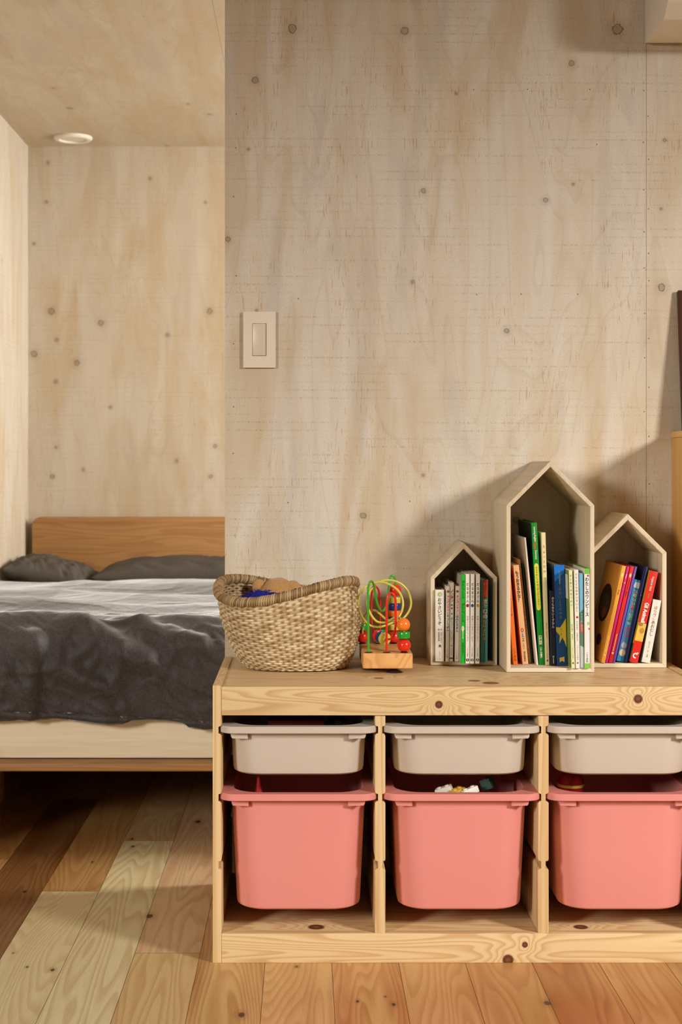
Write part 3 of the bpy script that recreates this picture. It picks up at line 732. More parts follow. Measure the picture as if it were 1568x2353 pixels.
patch(b, [(.06, .05), (.24, .05), (.24, .30), (.06, .30)], (226, 222, 206), 'left', d=.0006)
b = tb_('slim white picture book with grey and red lettering, beside the sky blue one', 922, 967, 2245, 905, 952, 1218, Y2 + .004, (224, 216, 204), .20)
title(b, 'ぐりと', .035, .135, (96, 90, 90), .5, .56, 0); title(b, 'ぐら', .135, .20, (190, 60, 50), .5, .56, .01); title(b, 'のかいすいよく', .20, .435, (96, 90, 90), .5, .56, 0)
disc(b, .55, .482, .28, .011, (190, 36, 36)); title(b, '中川李枝子　山脇百合子', .52, .73, K, .5, .3, 0); title(b, 'ぐりとぐらの絵本', .76, .92, K, .5, .3, 0); disc(b, .5, .945, .22, .009, (110, 104, 90))
b = tb_('sky blue picture book with a green and red painted spine', 970, 1010, 2243, 957, 1007, 1255, Y2 + .010, (108, 166, 196), .20)
patch(b, [(.03, .42), (.97, .38), (.97, .55), (.03, .50)], (70, 110, 80)); patch(b, [(.03, .50), (.97, .55), (.97, .64), (.03, .62)], (176, 84, 60)); patch(b, [(.03, .62), (.97, .64), (.97, .78), (.03, .76)], (90, 120, 90))
patch(b, [(.03, .76), (.97, .78), (.97, .995), (.03, .995)], (176, 182, 178))
title(b, 'Longing for the sky', .09, .40, (150, 206, 214), .5, .4, 0, True); title(b, 'そらにあこがれて', .42, .62, (200, 220, 220), .5, .5, 0).data.transform(Matrix.Translation((0, -.0003, 0)))
b = tb_('white picture book with a bright green top edge, rightmost in the tallest house', 1015, 1070, 2245, 1012, 1077, 1205, Y2 + .001, (226, 222, 214), .20, True)
patch(b, [(.0, .0), (1, .0), (1, .055), (0, .055)], (110, 186, 60)); patch(b, [(0, .95), (1, .95), (1, 1), (0, 1)], (120, 190, 60)); patch(b, [(0, 0), (1, 0), (1, 1), (0, 1)], (104, 176, 56), 'top')
title(b, 'わたしのワンピース', .09, .485, (50, 30, 28), .5, .72, .02); disc(b, .7, .072, .2, .012, (200, 60, 90)); disc(b, .72, .55, .22, .018, (150, 206, 110)); disc(b, .86, .605, .12, .012, (206, 80, 70)); disc(b, .08, .33, .1, .012, (160, 206, 110))
title(b, 'こぐま社', .84, .945, (50, 30, 28), .5, .5, 0)

def z3(zx): return 1360 + zx * .16993
def zy3(zy): return 1160 + zy * .16993
YS3 = Y3 + .010
FZ3 = FZ + .0006
def rb_(label, b0, b1, yb, t0, t1, yt, Ys, rgb, dep=.16, hard=False):
    return book(label, z3(b0), z3(b1), zy3(yb), z3(t0), z3(t1), zy3(yt), Ys, dep, rgb, FZ3, hard, G3)
b = rb_('large golden orange picture book with a dark oval picture on its cover', 128, 182, 2145, 416, 474, 832, YS3, (224, 160, 62), .17, True)
disc(b, .52, .42, .34, .20, (40, 24, 20), 'left'); disc(b, .50, .46, .24, .13, (70, 62, 44), 'left', .0006); disc(b, .45, .52, .10, .06, (150, 74, 44), 'left', .0009)
disc(b, .42, .80, .14, .06, (70, 54, 110), 'left'); title(b, 'Principessa', .14, .235, (220, 120, 50), .5, .4, 0, True); title(b, 'Rosa', .245, .30, (196, 60, 36), .5, .4, .03, True); disc(b, .5, .095, .28, .022, (236, 204, 130)); patch(b, [(.44, .72), (.56, .72), (.56, .89), (.44, .89)], (236, 210, 150)); disc(b, .5, .92, .22, .008, (226, 200, 180))
b = rb_('very thin magenta picture book beside the golden orange one', 186, 222, 2142, 480, 508, 838, YS3, (200, 34, 120), .16)
patch(b, [(.3, .08), (.7, .08), (.7, .125), (.3, .125)], (236, 130, 160)); disc(b, .5, .17, .25, .009, (226, 160, 60))
b = rb_('red picture book with small pale lettering between magenta and violet ones', 230, 282, 2142, 526, 580, 838, YS3, (206, 36, 30), .16)
disc(b, .5, .095, .28, .022, (236, 200, 190)); title(b, 'Principessa', .14, .245, (120, 30, 60), .5, .42, .01, True); title(b, 'Zoe', .255, .31, (80, 40, 100), .5, .42, .03, True); patch(b, [(.42, .70), (.58, .70), (.58, .88), (.42, .88)], (236, 200, 180)); disc(b, .5, .90, .24, .012, (226, 210, 200))
b = rb_('thin violet picture book right of the red one', 286, 318, 2142, 588, 620, 840, YS3 + .004, (112, 74, 160), .16)
disc(b, .5, .09, .3, .012, (150, 120, 180))
b = rb_('sky blue board book with bubbly coloured Japanese lettering', 334, 438, 2132, 580, 686, 1028, YS3 - .002, (56, 150, 196), .14, True)
for i, (a, e, r_) in enumerate(((.36, .02, 1), (.62, .02, 1), (.5, .05, 1), (.3, .06, 1), (.7, .06, 1), (.5, .015, 1))): disc(b, a, .045 + e * .5, .26, .026, (214, 216, 210), d=.0003 + i * .00003)
for i, (ch, rgb) in enumerate(zip('いないいないばあっ', ((220, 70, 130), (236, 200, 70), (120, 200, 110), (236, 140, 50), (230, 90, 70), (100, 90, 200), (90, 200, 130), (110, 180, 70), (240, 150, 60)))):
    title(b, ch, .125 + .048 * i, .17 + .048 * i, (236, 230, 220), .5, .78, .085); title(b, ch, .125 + .048 * i, .17 + .048 * i, rgb, .5, .74, .03).data.transform(Matrix.Translation((0, -.0003, 0)))
title(b, 'おうた', .575, .70, (214, 50, 90), .72, .36, .05); title(b, 'だいすき', .575, .745, (214, 60, 110), .32, .34, .05)
disc(b, .5, .80, .42, .044, (210, 70, 110)); disc(b, .5, .80, .36, .037, (160, 190, 200), d=.0004); disc(b, .5, .89, .42, .044, (226, 200, 110)); disc(b, .5, .89, .35, .036, (216, 206, 180), d=.0004)
title(b, 'ポプラ社', .955, .985, (210, 220, 120), .5, .14, 0)
b = rb_('tall black book standing behind the blue board book', 440, 452, 2140, 716, 730, 838, YS3 + .012, (24, 22, 30), .15)
patch(b, [(.62, .08), (.74, .075), (.74, .095), (.62, .10)], (80, 78, 84), 'left')
b = rb_('thin navy book just left of the yellow and red one', 454, 484, 2140, 736, 768, 838, YS3 + .010, (30, 34, 96), .15)
disc(b, .5, .30, .2, .006, (110, 120, 180))
b = rb_('thick red and yellow animal board book with white lettering', 512, 626, 2146, 790, 905, 912, YS3 - .004, (206, 38, 28), .13, True)
patch(b, [(.0, .57), (1, .57), (1, .765), (0, .765)], (226, 178, 76)); disc(b, .6, .65, .30, .032, (176, 140, 66), d=.0005); disc(b, .30, .585, .30, .02, (150, 120, 60), d=.0005)
title(b, 'impara e gioca', .06, .215, (236, 200, 160), .5, .4, .02, True); disc(b, .5, .13, .14, .013, (90, 170, 200), d=.0005); disc(b, .46, .27, .08, .03, (150, 120, 50))
title(b, 'Gli Animali', .345, .565, (240, 232, 220), .5, .52, .035, True)
ar = [(.5 + .30 * math.cos(a), .925 + .030 * math.sin(a)) for a in [math.radians(x) for x in range(60, 331, 18)]] + [(.5 + .17 * math.cos(a), .925 + .017 * math.sin(a)) for a in [math.radians(x) for x in range(330, 59, -18)]]
patch(b, ar, (240, 232, 220), name='emblem'); disc(b, .72, .893, .1, .008, (240, 232, 220))
patch(b, [(.0, .0), (.98, .0), (.98, .80), (.0, .80)], (214, 178, 60), 'left'); patch(b, [(.0, .80), (.98, .80), (.98, .995), (.0, .995)], (40, 110, 50), 'left')
b = rb_('white board book with red and black lettering, shortest and rightmost of the leaning row', 675, 790, 2146, 832, 948, 1296, YS3 - .002, (224, 216, 204), .12, True)
title(b, 'はらぺこ', .10, .32, (196, 70, 44), .5, .48, .005); title(b, 'あおむし', .33, .58, (56, 50, 46), .5, .48, 0); title(b, 'エリック・カール作', .66, .92, (70, 60, 56), .5, .26, 0)
title(b, 'ボードブック', .03, .075, K, .5, .12, .01); patch(b, [(.01, .02), (.98, .02), (.98, .99), (.01, .99)], (110, 150, 90), 'left')
for o in list(bpy.data.objects):
    for k in ('_w', '_h', '_d'):
        if k in o: del o[k]

# ---------------------------------------------------------------- bead maze
def z8(zx, zy, Y): 
    px, py = 800 + zx * .10624, 1300 + zy * .10624
    return (wx(px, Y), Y, wz(py, Y))
BZ = TOPZ + .0105; BT = BZ + .0305
YF, YR = .172, .362
mz = thing('bead_maze', 'wooden bead maze toy with green, red and yellow wires beside the basket', 'toy', (0, 0, 0))
XM0, XM1 = wx(834, YF), wx(949, YF)
m_block = wood('beech_block', (222, 168, 106), (190, 126, 70), 'Z', 22, 0.4, rough=0.4, seed=4.0, amount=0.5)
m_block = wood('beech_block', (222, 168, 106), (196, 134, 76), 'Y', 12, 0.25, rough=0.4, seed=4.0, amount=0.6)
box('base_block', m_block, XM0, XM1, YF, YR, BZ, BT, mz, .0035, 3)
m_suc = plain('dark_rubber', (58, 50, 44), 0.4)
for x, y in ((XM0 + .02, YF + .075), (XM1 - .035, YF + .012 + .02), (XM0 + .02, YR - .03), (XM1 - .02, YR - .03)):
    lathe('suction_foot', m_suc, [(0, .0110), (.006, .0110), (.005, .006), (.012, .0025), (.018, .0004), (.0, .0004)], mz, 28, Matrix.Translation((x, y, TOPZ - .0004)))
m_blk = plain('black_grommet', (24, 22, 22), 0.4)
GR, RD, YL, OR, BL = (70, 160, 40), (222, 44, 22), (206, 194, 84), (240, 124, 36), (20, 60, 130)
def gloss(nm, rgb): return plain(nm, rgb, 0.22, 0.5, 0.0)
mg, mr_, my_, mo, mbl, mgn = gloss('green_paint', GR), gloss('red_paint', RD), gloss('yellow_paint', YL), gloss('orange_paint', OR), gloss('blue_paint', BL), gloss('green_paint', (40, 150, 40))
Yf, Yb = YF + .014, YR - .022
def wire(mat, pts): return tube('wire', mat, pts, .0023, mz, 12, 12)
gp = [(445, 1850), (440, 1400), (436, 900), (436, 520), (470, 370), (520, 340), (565, 440), (590, 620), (650, 860), (720, 975), (790, 950), (845, 830), (875, 640), (888, 420), (915, 250), (965, 212), (1015, 270), (1038, 400), (1040, 560), (1025, 900), (1000, 1300), (985, 1600)]
ys = np.interp(range(len(gp)), [0, 4, 8, 13, 21], [Yf, Yf, (Yf + Yb) / 2 - .02, Yb - .01, Yb])
w1 = [Vector(z8(a, b_, y)) for (a, b_), y in zip(gp, ys)]; w1[0].z = BT; w1[-1].z = BT; wire(mg, w1)
rp = [(835, 1830), (838, 1400), (838, 900), (850, 720), (885, 620), (945, 590), (1000, 640), (1030, 760), (1035, 1000), (1030, 1280), (1005, 1450), (950, 1560), (880, 1590), (780, 1575), (700, 1540), (620, 1480), (560, 1400), (515, 1250), (505, 1000), (510, 700), (540, 520), (605, 455), (660, 520), (690, 680), (693, 1000), (690, 1300), (690, 1560)]
ys = np.interp(range(len(rp)), [0, 9, 13, 18, 26], [Yf, Yf + .005, (Yf + Yb) / 2 - .02, Yb - .03, Yb])
w2 = [Vector(z8(a, b_, y)) for (a, b_), y in zip(rp, ys)]; w2[0].z = BT; w2[-1].z = BT; wire(mr_, w2)
yp = [(1215, 1850), (1215, 1500), (1195, 1240), (1150, 1150), (1060, 1115), (970, 1140), (880, 1200), (760, 1230), (620, 1200), (500, 1060), (425, 860), (440, 640), (560, 440), (740, 330), (930, 315), (1130, 380), (1290, 540), (1365, 780), (1320, 980), (1180, 1150), (980, 1220),
      (820, 1290), (640, 1325), (450, 1270), (300, 1090), (228, 850), (260, 640), (400, 450), (590, 365), (780, 365), (980, 450), (1130, 600), (1192, 820), (1150, 1020), (1060, 1150), (960, 1200), (820, 1150), (690, 1040), (570, 965), (450, 985), (360, 1080), (335, 1250), (315, 1400), (310, 1600)]
ys = [Yf, Yf, Yf, Yf + .01, Yf + .025, Yf + .04, Yf + .05] + list(np.linspace(Yf + .055, Yf + .085, 14)) + list(np.linspace(Yf + .075, Yf + .03, 14)) + list(np.linspace(Yf + .05, Yb, 9))
w3 = [Vector(z8(a, b_, y)) for (a, b_), y in zip(yp, ys)]; w3[0].z = BT; w3[-1].z = BT; wire(my_, w3)
for p in (w1[0], w1[-1], w2[0], w2[-1], w3[0], w3[-1]):
    lathe('grommet', m_blk, [(.0024, .0015), (.006, .0015), (.0085, .0003), (.0085, -.0005), (.0024, -.0005)], mz, 24, Matrix.Translation((p.x, p.y, BT)))
def ball(mat, p, r=.0135, name='bead'):
    h = .0026
    prof = [(h, math.sqrt(r * r - h * h))] + [(r * math.sin(a), r * math.cos(a)) for a in [math.radians(x) for x in range(14, 168, 11)]] + [(h, -math.sqrt(r * r - h * h)), (h, math.sqrt(r * r - h * h))]
    lathe(name, mat, prof, mz, 32, Matrix.Translation(p))
def cyl(mat, p, r=.0125, hh=.0068, rot=None):
    b_ = .0022; h = .0026
    prof = [(h, hh), (r - b_, hh), (r - b_ * .3, hh - b_ * .3), (r, hh - b_), (r, -hh + b_), (r - b_ * .3, -hh + b_ * .3), (r - b_, -hh), (h, -hh), (h, hh)]
    lathe('bead', mat, prof, mz, 32, Matrix.Translation(p) @ (rot if rot else Matrix.Identity(4)))
x0, y0 = w3[0].x, w3[0].y
ball(mr_, (x0, y0, BT + .0145)); cyl(mgn, (x0 - .0008, y0, BT + .0350), .0126); ball(mo, (x0 - .0014, y0 + .001, BT + .0555))
x0, y0 = w3[-1].x, w3[-1].y
ball(mr_, (x0, y0, BT + .0145)); cyl(mgn, (x0, y0, BT + .0350))
x0, y0 = w1[-1].x, w1[-1].y
q = [(ball, mr_, .0145), (cyl, my_, .0350), (cyl, mbl, .0490), (cyl, mo, .0630), (cyl, mbl, .0770), (cyl, my_, .0910), (ball, mr_, .1115)]
for f_, mat_, dz in q: f_(mat_, (x0 + dz * .03, y0, BT + dz))
x0, y0 = w2[-1].x, w2[-1].y
cyl(mgn, (x0, y0, BT + .008))
cyl(mgn, (x0, y0, BT + .0225))
dirv = (w2[15] - w2[12]).normalized(); R_ = dirv.to_track_quat('Z', 'Y').to_matrix().to_4x4(); cc = w2[13]
cyl(my_, cc - dirv * .002, .0130, .0050, R_); cyl(mbl, cc + dirv * .0095, .0128, .0050, R_); cyl(mr_, cc + dirv * .021, .0128, .0050, R_)

# ---------------------------------------------------------------- seagrass basket
def basket():
    cy = .283; sB = S(cy); cx_r = wx(659, cy); cx_b = wx(682, cy)
    t = thing('woven_basket', 'oval seagrass basket with a thick braided rim on the shelf end by the bed', 'basket', (0, 0, 0))
    C, R = 68, 33; nu, nv = C * 6, R * 4 + 1
    th0 = math.radians(-35)
    prof = [(0.0, .62, 0.0), (.06, .70, .006), (.16, .80, .09), (.3, .875, .24), (.5, .95, .46), (.7, .99, .68), (.85, 1.0, .85), (1.0, .985, 1.0)]
    pv, pr, pz = zip(*prof)
    th = np.linspace(0, 2 * np.pi, nu, endpoint=False)
    V = np.zeros((nv, nu, 3)); A = np.ones((nv, nu, 4)); rnd = np.random.RandomState(4)
    tone = rnd.rand(R + 1, C)
    e = 2.35
    ct, st = np.cos(th), np.sin(th)
    sup = (np.abs(ct) ** e + np.abs(st) ** e) ** (-1 / e)
    rim_h = .158 + .0175 * np.cos(2 * (th - th0)) + .004 * np.cos(th)
    RX, RY = .1425, .118
    for j in range(nv):
        v = j / (nv - 1); rr = np.interp(v, pv, pr); zz = np.interp(v, pv, pz)
        row = v * R + 0.5 * th / (2 * np.pi); ri = np.floor(row).astype(int)
        colf = th / (2 * np.pi) * C
        par = (ri % 2) * 1.0
        over = 0.5 + 0.5 * np.cos(np.pi * (colf + par))
        rp_ = np.abs(np.sin(np.pi * row)) ** .7
        d = .0036 * rp_ * (0.35 + 0.65 * over) - .0008
        d += .0008 * (tone[np.clip(ri, 0, R), (np.floor((colf + par) / 2) * 2).astype(int) % C] - .5)
        # right side bellies out a little more
        k = 1 + .03 * np.clip(ct, 0, 1) * math.sin(math.pi * v)
        cx = cx_b + (cx_r - cx_b) * v
        V[j, :, 0] = cx + (RX * rr * k + d) * ct * sup
        V[j, :, 1] = cy + (RY * rr + d) * st * sup
        V[j, :, 2] = TOPZ + .001 + zz * rim_h + 0.0
        tn = tone[np.clip(ri, 0, R), (np.floor((colf + par) / 2) * 2).astype(int) % C]
        A[j, :, 0] = tn; A[j, :, 1] = rp_ * over
    me = np_mesh('weave', V, True, {'strand': A})
    m = M('seagrass', 0.62, 0.3); at = m.n('ShaderNodeAttribute'); at.attribute_name = 'strand'
    s_ = m.sep(at.outputs['Color'])
    fb = m.noise(m.vec('MULTIPLY', m.coord(), (60.0, 60.0, 900.0)), 1.0, 2)
    c = m.mix(s_[0], lin((176, 144, 98)), lin((232, 212, 172)))
    c = m.mix(m.math('MULTIPLY', m.mr(fb, 0.4, 0.7), 0.4), c, lin((150, 114, 72)))
    c = m.mix(m.mr(s_[1], 0.02, 0.3, 0.75, 0.0), c, lin((96, 68, 38)))
    m.color(c); m.bump(fb, 0.3, 0.0005)
    wv = link(me, 'weave', m.m, t, True)
    so = wv.modifiers.new('thickness', 'SOLIDIFY'); so.thickness = .003; so.offset = -1
    # floor of the basket
    bm = bmesh.new(); vs = [bm.verts.new((V[0, i, 0], V[0, i, 1], V[0, i, 2] + .0015)) for i in range(0, nu, 6)]; bm.faces.new(vs)
    fb_ = from_bm(bm, 'base', m.m, t); so = fb_.modifiers.new('thickness', 'SOLIDIFY'); so.thickness = .002
    # braided rim: wrapped coil
    N = 196; n_u, n_v = N * 6, 16
    th = np.linspace(0, 2 * np.pi, n_u, endpoint=False); ct, st = np.cos(th), np.sin(th)
    sup = (np.abs(ct) ** e + np.abs(st) ** e) ** (-1 / e)
    rim_h = .158 + .0175 * np.cos(2 * (th - th0)) + .004 * np.cos(th)
    P = np.stack([cx_r + RX * .99 * ct * sup, cy + RY * .99 * st * sup, TOPZ + rim_h + .003], -1)
    T = np.roll(P, -1, 0) - np.roll(P, 1, 0); T /= np.linalg.norm(T, axis=1)[:, None]
    U = np.array([0, 0, 1.0]) - T * T[:, 2:3]; U /= np.linalg.norm(U, axis=1)[:, None]; Bn = np.cross(T, U)
    W = np.zeros((n_v, n_u, 3)); A = np.ones((n_v, n_u, 4)); tn = rnd.rand(N + 2)
    for j in range(n_v):
        a = 2 * np.pi * j / (n_v - 1)
        ph = th / (2 * np.pi) * N + a / (2 * np.pi) * 3.0
        g = np.abs(np.sin(np.pi * ph)) ** .6
        lump = 1.5 * (tn[np.floor(ph).astype(int) % N] - .5)
        r = .0088 + .0017 * g + .0012 * lump
        W[j] = P + (U * math.cos(a) * r[:, None] * .95 + Bn * math.sin(a) * r[:, None])
        A[j, :, 0] = tn[np.floor(ph).astype(int) % N] * .75; A[j, :, 1] = g * .6
    m2 = M('braided_seagrass', .6, .35); at = m2.n('ShaderNodeAttribute'); at.attribute_name = 'strand'; s_ = m2.sep(at.outputs['Color'])
    c = m2.mix(s_[0], lin((122, 88, 52)), lin((206, 178, 130))); c = m2.mix(m2.mr(s_[1], 0.10, 0.50, 0.9, 0.0), c, lin((78, 52, 28)))
    m2.color(c); link(np_mesh('braided_rim', W, True, {'strand': A}), 'braided_rim', m2.m, t, True)
    # contents: plush toy and blue feathery toy
    mt = M('tan_plush', 0.9, 0.1); n1 = mt.noise(mt.coord(), 260, 3, .7); mt.color(mt.mix(n1, lin((150, 104, 56)), lin((206, 160, 104)))); mt.bump(n1, .6, .002)
    mt.b.inputs['Sheen Weight'].default_value = .3
    def blob(name, par, c, r, mat, amp=.03, fr=30, rot=None, n=36):
        Vv = np.zeros((n // 2 + 1, n, 3))
        for j in range(n // 2 + 1):
            for i in range(n):
                a, b_ = 2 * math.pi * i / n, math.pi * j / (n // 2)
                d = Vector((math.sin(b_) * math.cos(a), math.sin(b_) * math.sin(a), math.cos(b_)))
                k = 1 + amp * mnoise.noise(d * 3 + Vector(c) * fr)
                p = Vector((d.x * r[0], d.y * r[1], d.z * r[2])) * k
                if rot: p = rot @ p
                Vv[j, i] = p + Vector(c)
        return link(np_mesh(name, Vv, True), name, mat, par, True)
    hx, hy, hz = wx(640, .35), .345, wz(1383, .35)
    pt = thing('plush_toy', 'tan plush toy with round ears sticking out of the basket', 'plush toy', (hx, hy, hz))
    blob('head', pt, (0, 0, 0), (.041, .034, .0515), mt.m)
    blob('body', pt, (.0, -.01, -.075), (.045, .040, .045), mt.m)
    blob('ear', pt, (-.040, .008, .030), (.015, .010, .017), mt.m)
    blob('ear', pt, (.037, -.004, .022), (.026, .009, .016), mt.m, rot=Matrix.Rotation(math.radians(62), 3, 'Y'))
    ft = thing('feather_toy', 'deep blue feathery toy inside the basket in front of the plush toy', 'toy', (wx(596, .27), .27, wz(1370, .27)))
    mb = plain('blue_feather', (18, 26, 140), 0.6, 0.3, 0.15)
    blob('core', ft, (0.004, 0, -.024), (.034, .03, .035), mb)
    bm = bmesh.new(); rr_ = random.Random(5)
    for k in range(420):
        a = rr_.uniform(0, 2 * math.pi); el = rr_.uniform(-.2, 1.5); d = Vector((math.cos(a) * math.cos(el) * 1.2, math.sin(a) * math.cos(el) * .7, math.sin(el) * .7))
        L = rr_.uniform(.022, .044); p0 = Vector((.004, 0, -.012)) + d * .014; p3 = p0 + d * L + Vector((rr_.uniform(-.008, .012), 0, -.010))
        pm = (p0 + p3) / 2 + Vector((0, 0, .006)); s = (p3 - p0).orthogonal().normalized() * .0007; s2 = (p3 - p0).normalized().cross(s)
        va = [bm.verts.new(p0 + q_) for q_ in (s, s2, -s - s2)]; vb = [bm.verts.new(pm + q_) for q_ in (s, s2, -s - s2)]; vc = bm.verts.new(p3)
        for i in range(3):
            bm.faces.new((va[i], va[(i + 1) % 3], vb[(i + 1) % 3], vb[i])); bm.faces.new((vb[i], vb[(i + 1) % 3], vc))
    o = from_bm(bm, 'feathers', mb, ft, True); o['kind'] = 'stuff'
basket()

# ---------------------------------------------------------------- light switch
sw = thing('light_switch', 'beige rectangular light switch plate on the plywood wall', 'light switch', (wx(596.5, .432), YW, wz(780.5, .432)))
m_sw = plain('beige_switch_plastic', (230, 217, 198), 0.35, 0.45, 0.0)
pw, ph_ = 74.5 / S(.432) / 2, 128.6 / S(.432) / 2
bm = bmesh.new(); hw, hh, rw_, rh = pw, ph_, .0150, .0352
for b4 in ((-hw, -rw_, -hh, hh), (rw_, hw, -hh, hh), (-rw_, rw_, -hh, -rh), (-rw_, rw_, rh, hh)): box_bm(bm, b4[0], b4[1], -.008, -.0002, b4[2], b4[3])
bmesh.ops.remove_doubles(bm, verts=bm.verts[:], dist=1e-5)
from_bm(bm, 'cover_plate', m_sw, sw)
box('backing', plain('switch_recess', (40, 34, 30), .7), -.0152, .0152, -.003, -.0002, -.0354, .0354, sw)
prism('rocker', plain('rocker_plastic', (216, 204, 178), .3, .5, 0.0), [(-.0144, -.0035), (-.0144, -.0092), (.0088, -.0125), (.0138, -.0085), (.0138, -.0035)], -.0344, .0344, sw, .0004, 'Z')

# ---------------------------------------------------------------- air conditioner
ax = wx(1481.5, YW) 
ac = thing('air_conditioner', 'white wall mounted air conditioner in the top right corner', 'air conditioner', (0, 0, 0))
m_ac = plain('cream_plastic', (238, 231, 216), 0.4, 0.4, 0.0)
pr_ = [(YW - .001, 1.8425), (YW - .012, 1.8405), (.30, 1.8400), (.272, 1.8425), (.255, 1.852), (.215, 1.905), (.205, 1.94), (.205, 2.085), (.215, 2.10), (YW - .001, 2.10)]
pr_ = [(YW - .001, 1.8425), (YW - .02, 1.8385), (.265, 1.842), (.228, 1.868), (.215, 1.90), (.21, 2.085), (.22, 2.10), (YW - .001, 2.10)]
prism('housing', m_ac, pr_, ax, ax + .79, ac, .003, 'X')
prism('louver_slot', plain('dark_slot', (36, 32, 28), .6), [(.300, 1.8390), (.2640, 1.8402), (.2275, 1.8662), (.232, 1.872), (.30, 1.85)], ax + .060, ax + .735, ac, 0, 'X')
prism('louver', m_ac, [(.292, 1.8372), (.2655, 1.8384), (.246, 1.8520), (.2475, 1.8535), (.268, 1.8400), (.292, 1.8388)], ax + .085, ax + .722, ac, .0005, 'X')

# ---------------------------------------------------------------- cabinet and picture frame at right
m_cab = wood('golden_maple', (222, 176, 108), (204, 150, 84), 'Z', 8, 0.03, big=5.0, seed=5.0, amount=.4, knots=[(wz(1196, .36), 5.0, .004)])
m_cabY = wood('golden_maple', (226, 184, 118), (206, 156, 90), 'Y', 8, 0.03, big=5.0, seed=5.0, amount=.4)
cx0 = wx(1541.5, YW); cz1 = wz(992, YW); CF = .215
cab = thing('wooden_cabinet', 'golden wooden cabinet at the right edge beside the pine shelf', 'cabinet', (0, 0, 0))
box('side_panel', m_cab, cx0 + .002, cx0 + .020, CF, YW - .002, 0, cz1 - .0135, cab, .0008)
box('side_panel', m_cab, cx0 + .57, cx0 + .588, CF, YW - .002, 0, cz1 - .0135, cab, .0008)
box('top', m_cabY, cx0, cx0 + .59, CF - .004, YW - .002, cz1 - .0133, cz1, cab, .002)
box('back_panel', m_cab, cx0 + .0205, cx0 + .5695, YW - .012, YW - .004, .02, cz1 - .014, cab)
box('door', m_cab, cx0 + .021, cx0 + .294, CF + .001, CF + .019, .06, cz1 - .016, cab, .001)
box('door', m_cab, cx0 + .296, cx0 + .569, CF + .001, CF + .019, .06, cz1 - .016, cab, .001)
box('plinth', m_cab, cx0 + .021, cx0 + .569, CF + .02, CF + .035, 0, .058, cab)
fr = thing('picture_frame', 'dark brown picture frame leaning on the wall on top of the cabinet', 'picture frame', (wx(1559.2, .426), .384, cz1 + .0012), (math.radians(-8), 0, 0))
m_fr = wood('dark_walnut_frame', (74, 44, 30), (48, 28, 20), 'Z', 8, .05, rough=.35)
FH, FW, b_ = .306, .24, .016
for x0_, x1_, z0_, z1_ in ((0, b_, 0, FH), (FW - b_, FW, 0, FH), (b_, FW - b_, 0, b_), (b_, FW - b_, FH - b_, FH)):
    box('frame_bar', m_fr, x0_, x1_, 0, .014, z0_, z1_, fr, .0015)
box('mount', plain('white_mount', (224, 220, 212), .7), b_ - .003, FW - b_ + .003, .006, .012, b_ - .003, FH - b_ + .003, fr)
box('print', plain('muted_print', (150, 160, 150), .7), .06, FW - .06, .0052, .0062, .06, FH - .06, fr)

# ---------------------------------------------------------------- bed
YBF = 0.82
m_oak = wood('oak', (168, 124, 76), (144, 100, 58), 'X', 16, .06, seed=7.7, big=4.0, amount=.6)
m_oakY = wood('oak', (186, 134, 76), (160, 106, 54), 'Y', 16, .06, seed=2.7, big=4.0, amount=.6)
bed = thing('bed', 'low oak bed frame with a plain plank headboard in the plywood alcove', 'bed', (0, 0, 0))
BX0, BX1 = wx(75, 2.745), .40
zr0, zr1 = wz(1774, YBF), wz(1750, YBF + .03)
bm = bmesh.new()
hz1 = wz(1188, 2.735); r_ = .03
pts = [(BX0, .20), (BX1, .20), (BX1, hz1 - r_)] + [(BX1 - r_ + r_ * math.cos(a), hz1 - r_ + r_ * math.sin(a)) for a in [math.radians(x) for x in (18, 36, 54, 72)]] + [(BX1 - r_, hz1), (BX0 + r_, hz1)] + \
      [(BX0 + r_ + r_ * math.cos(a), hz1 - r_ + r_ * math.sin(a)) for a in [math.radians(x) for x in (108, 126, 144, 162)]] + [(BX0, hz1 - r_)]
prism('headboard', m_oak, pts, 2.735, 2.76, bed, .003)
prism('foot_rail', m_oak, [(YBF + .006, zr0), (YBF, zr0 + .003), (YBF, zr0 + .020), (YBF + .012, zr1 + .002), (YBF + .10, zr1 + .002), (YBF + .10, zr0)], BX0 - .005, BX1 + .005, bed, .0015, 'X')
for x0_, x1_, zq in ((BX0 - .005, BX0 + .06, zr0), (BX1 - .06, BX1 + .005, .02)): box('side_rail', m_oakY, x0_, x1_, YBF + .10, 2.735, zq, zr1 + .002, bed, .002)  # unseen right rail deepened almost to the floor, blocking light under the bed
for i in range(9): box('slat', m_oak, BX0 + .06, BX1 - .06, YBF + .18 + i * .21, YBF + .27 + i * .21, zr0 + .005, zr1 - .004, bed)
for x in (BX0 + .10, BX1 - .16):
    for y in (YBF + .52, 2.55): box('leg', m_oakY, x, x + .06, y, y + .06, 0, zr0, bed, .003)
m_sheet = M('cream_sheet', .85, .15); n1 = m_sheet.noise(m_sheet.coord(), 3, 2); m_sheet.color(m_sheet.mix(n1, lin((240, 225, 194)), lin((244, 230, 204))))
m_sheet.bump(m_sheet.noise(m_sheet.vec('MULTIPLY', m_sheet.coord(), (2.0, 6.0, 16.0)), 1.0, 3), .7, .02); m_sheet = m_sheet.m
MZ0 = zr1 + .0022; MZ1 = .485; MF = YBF + .045
bm = bmesh.new(); hx_, hy_ = (BX1 - BX0) / 2 - .015, (2.73 - MF) / 2; cxm, cym = (BX0 + BX1) / 2, (2.73 + MF) / 2
rings = []
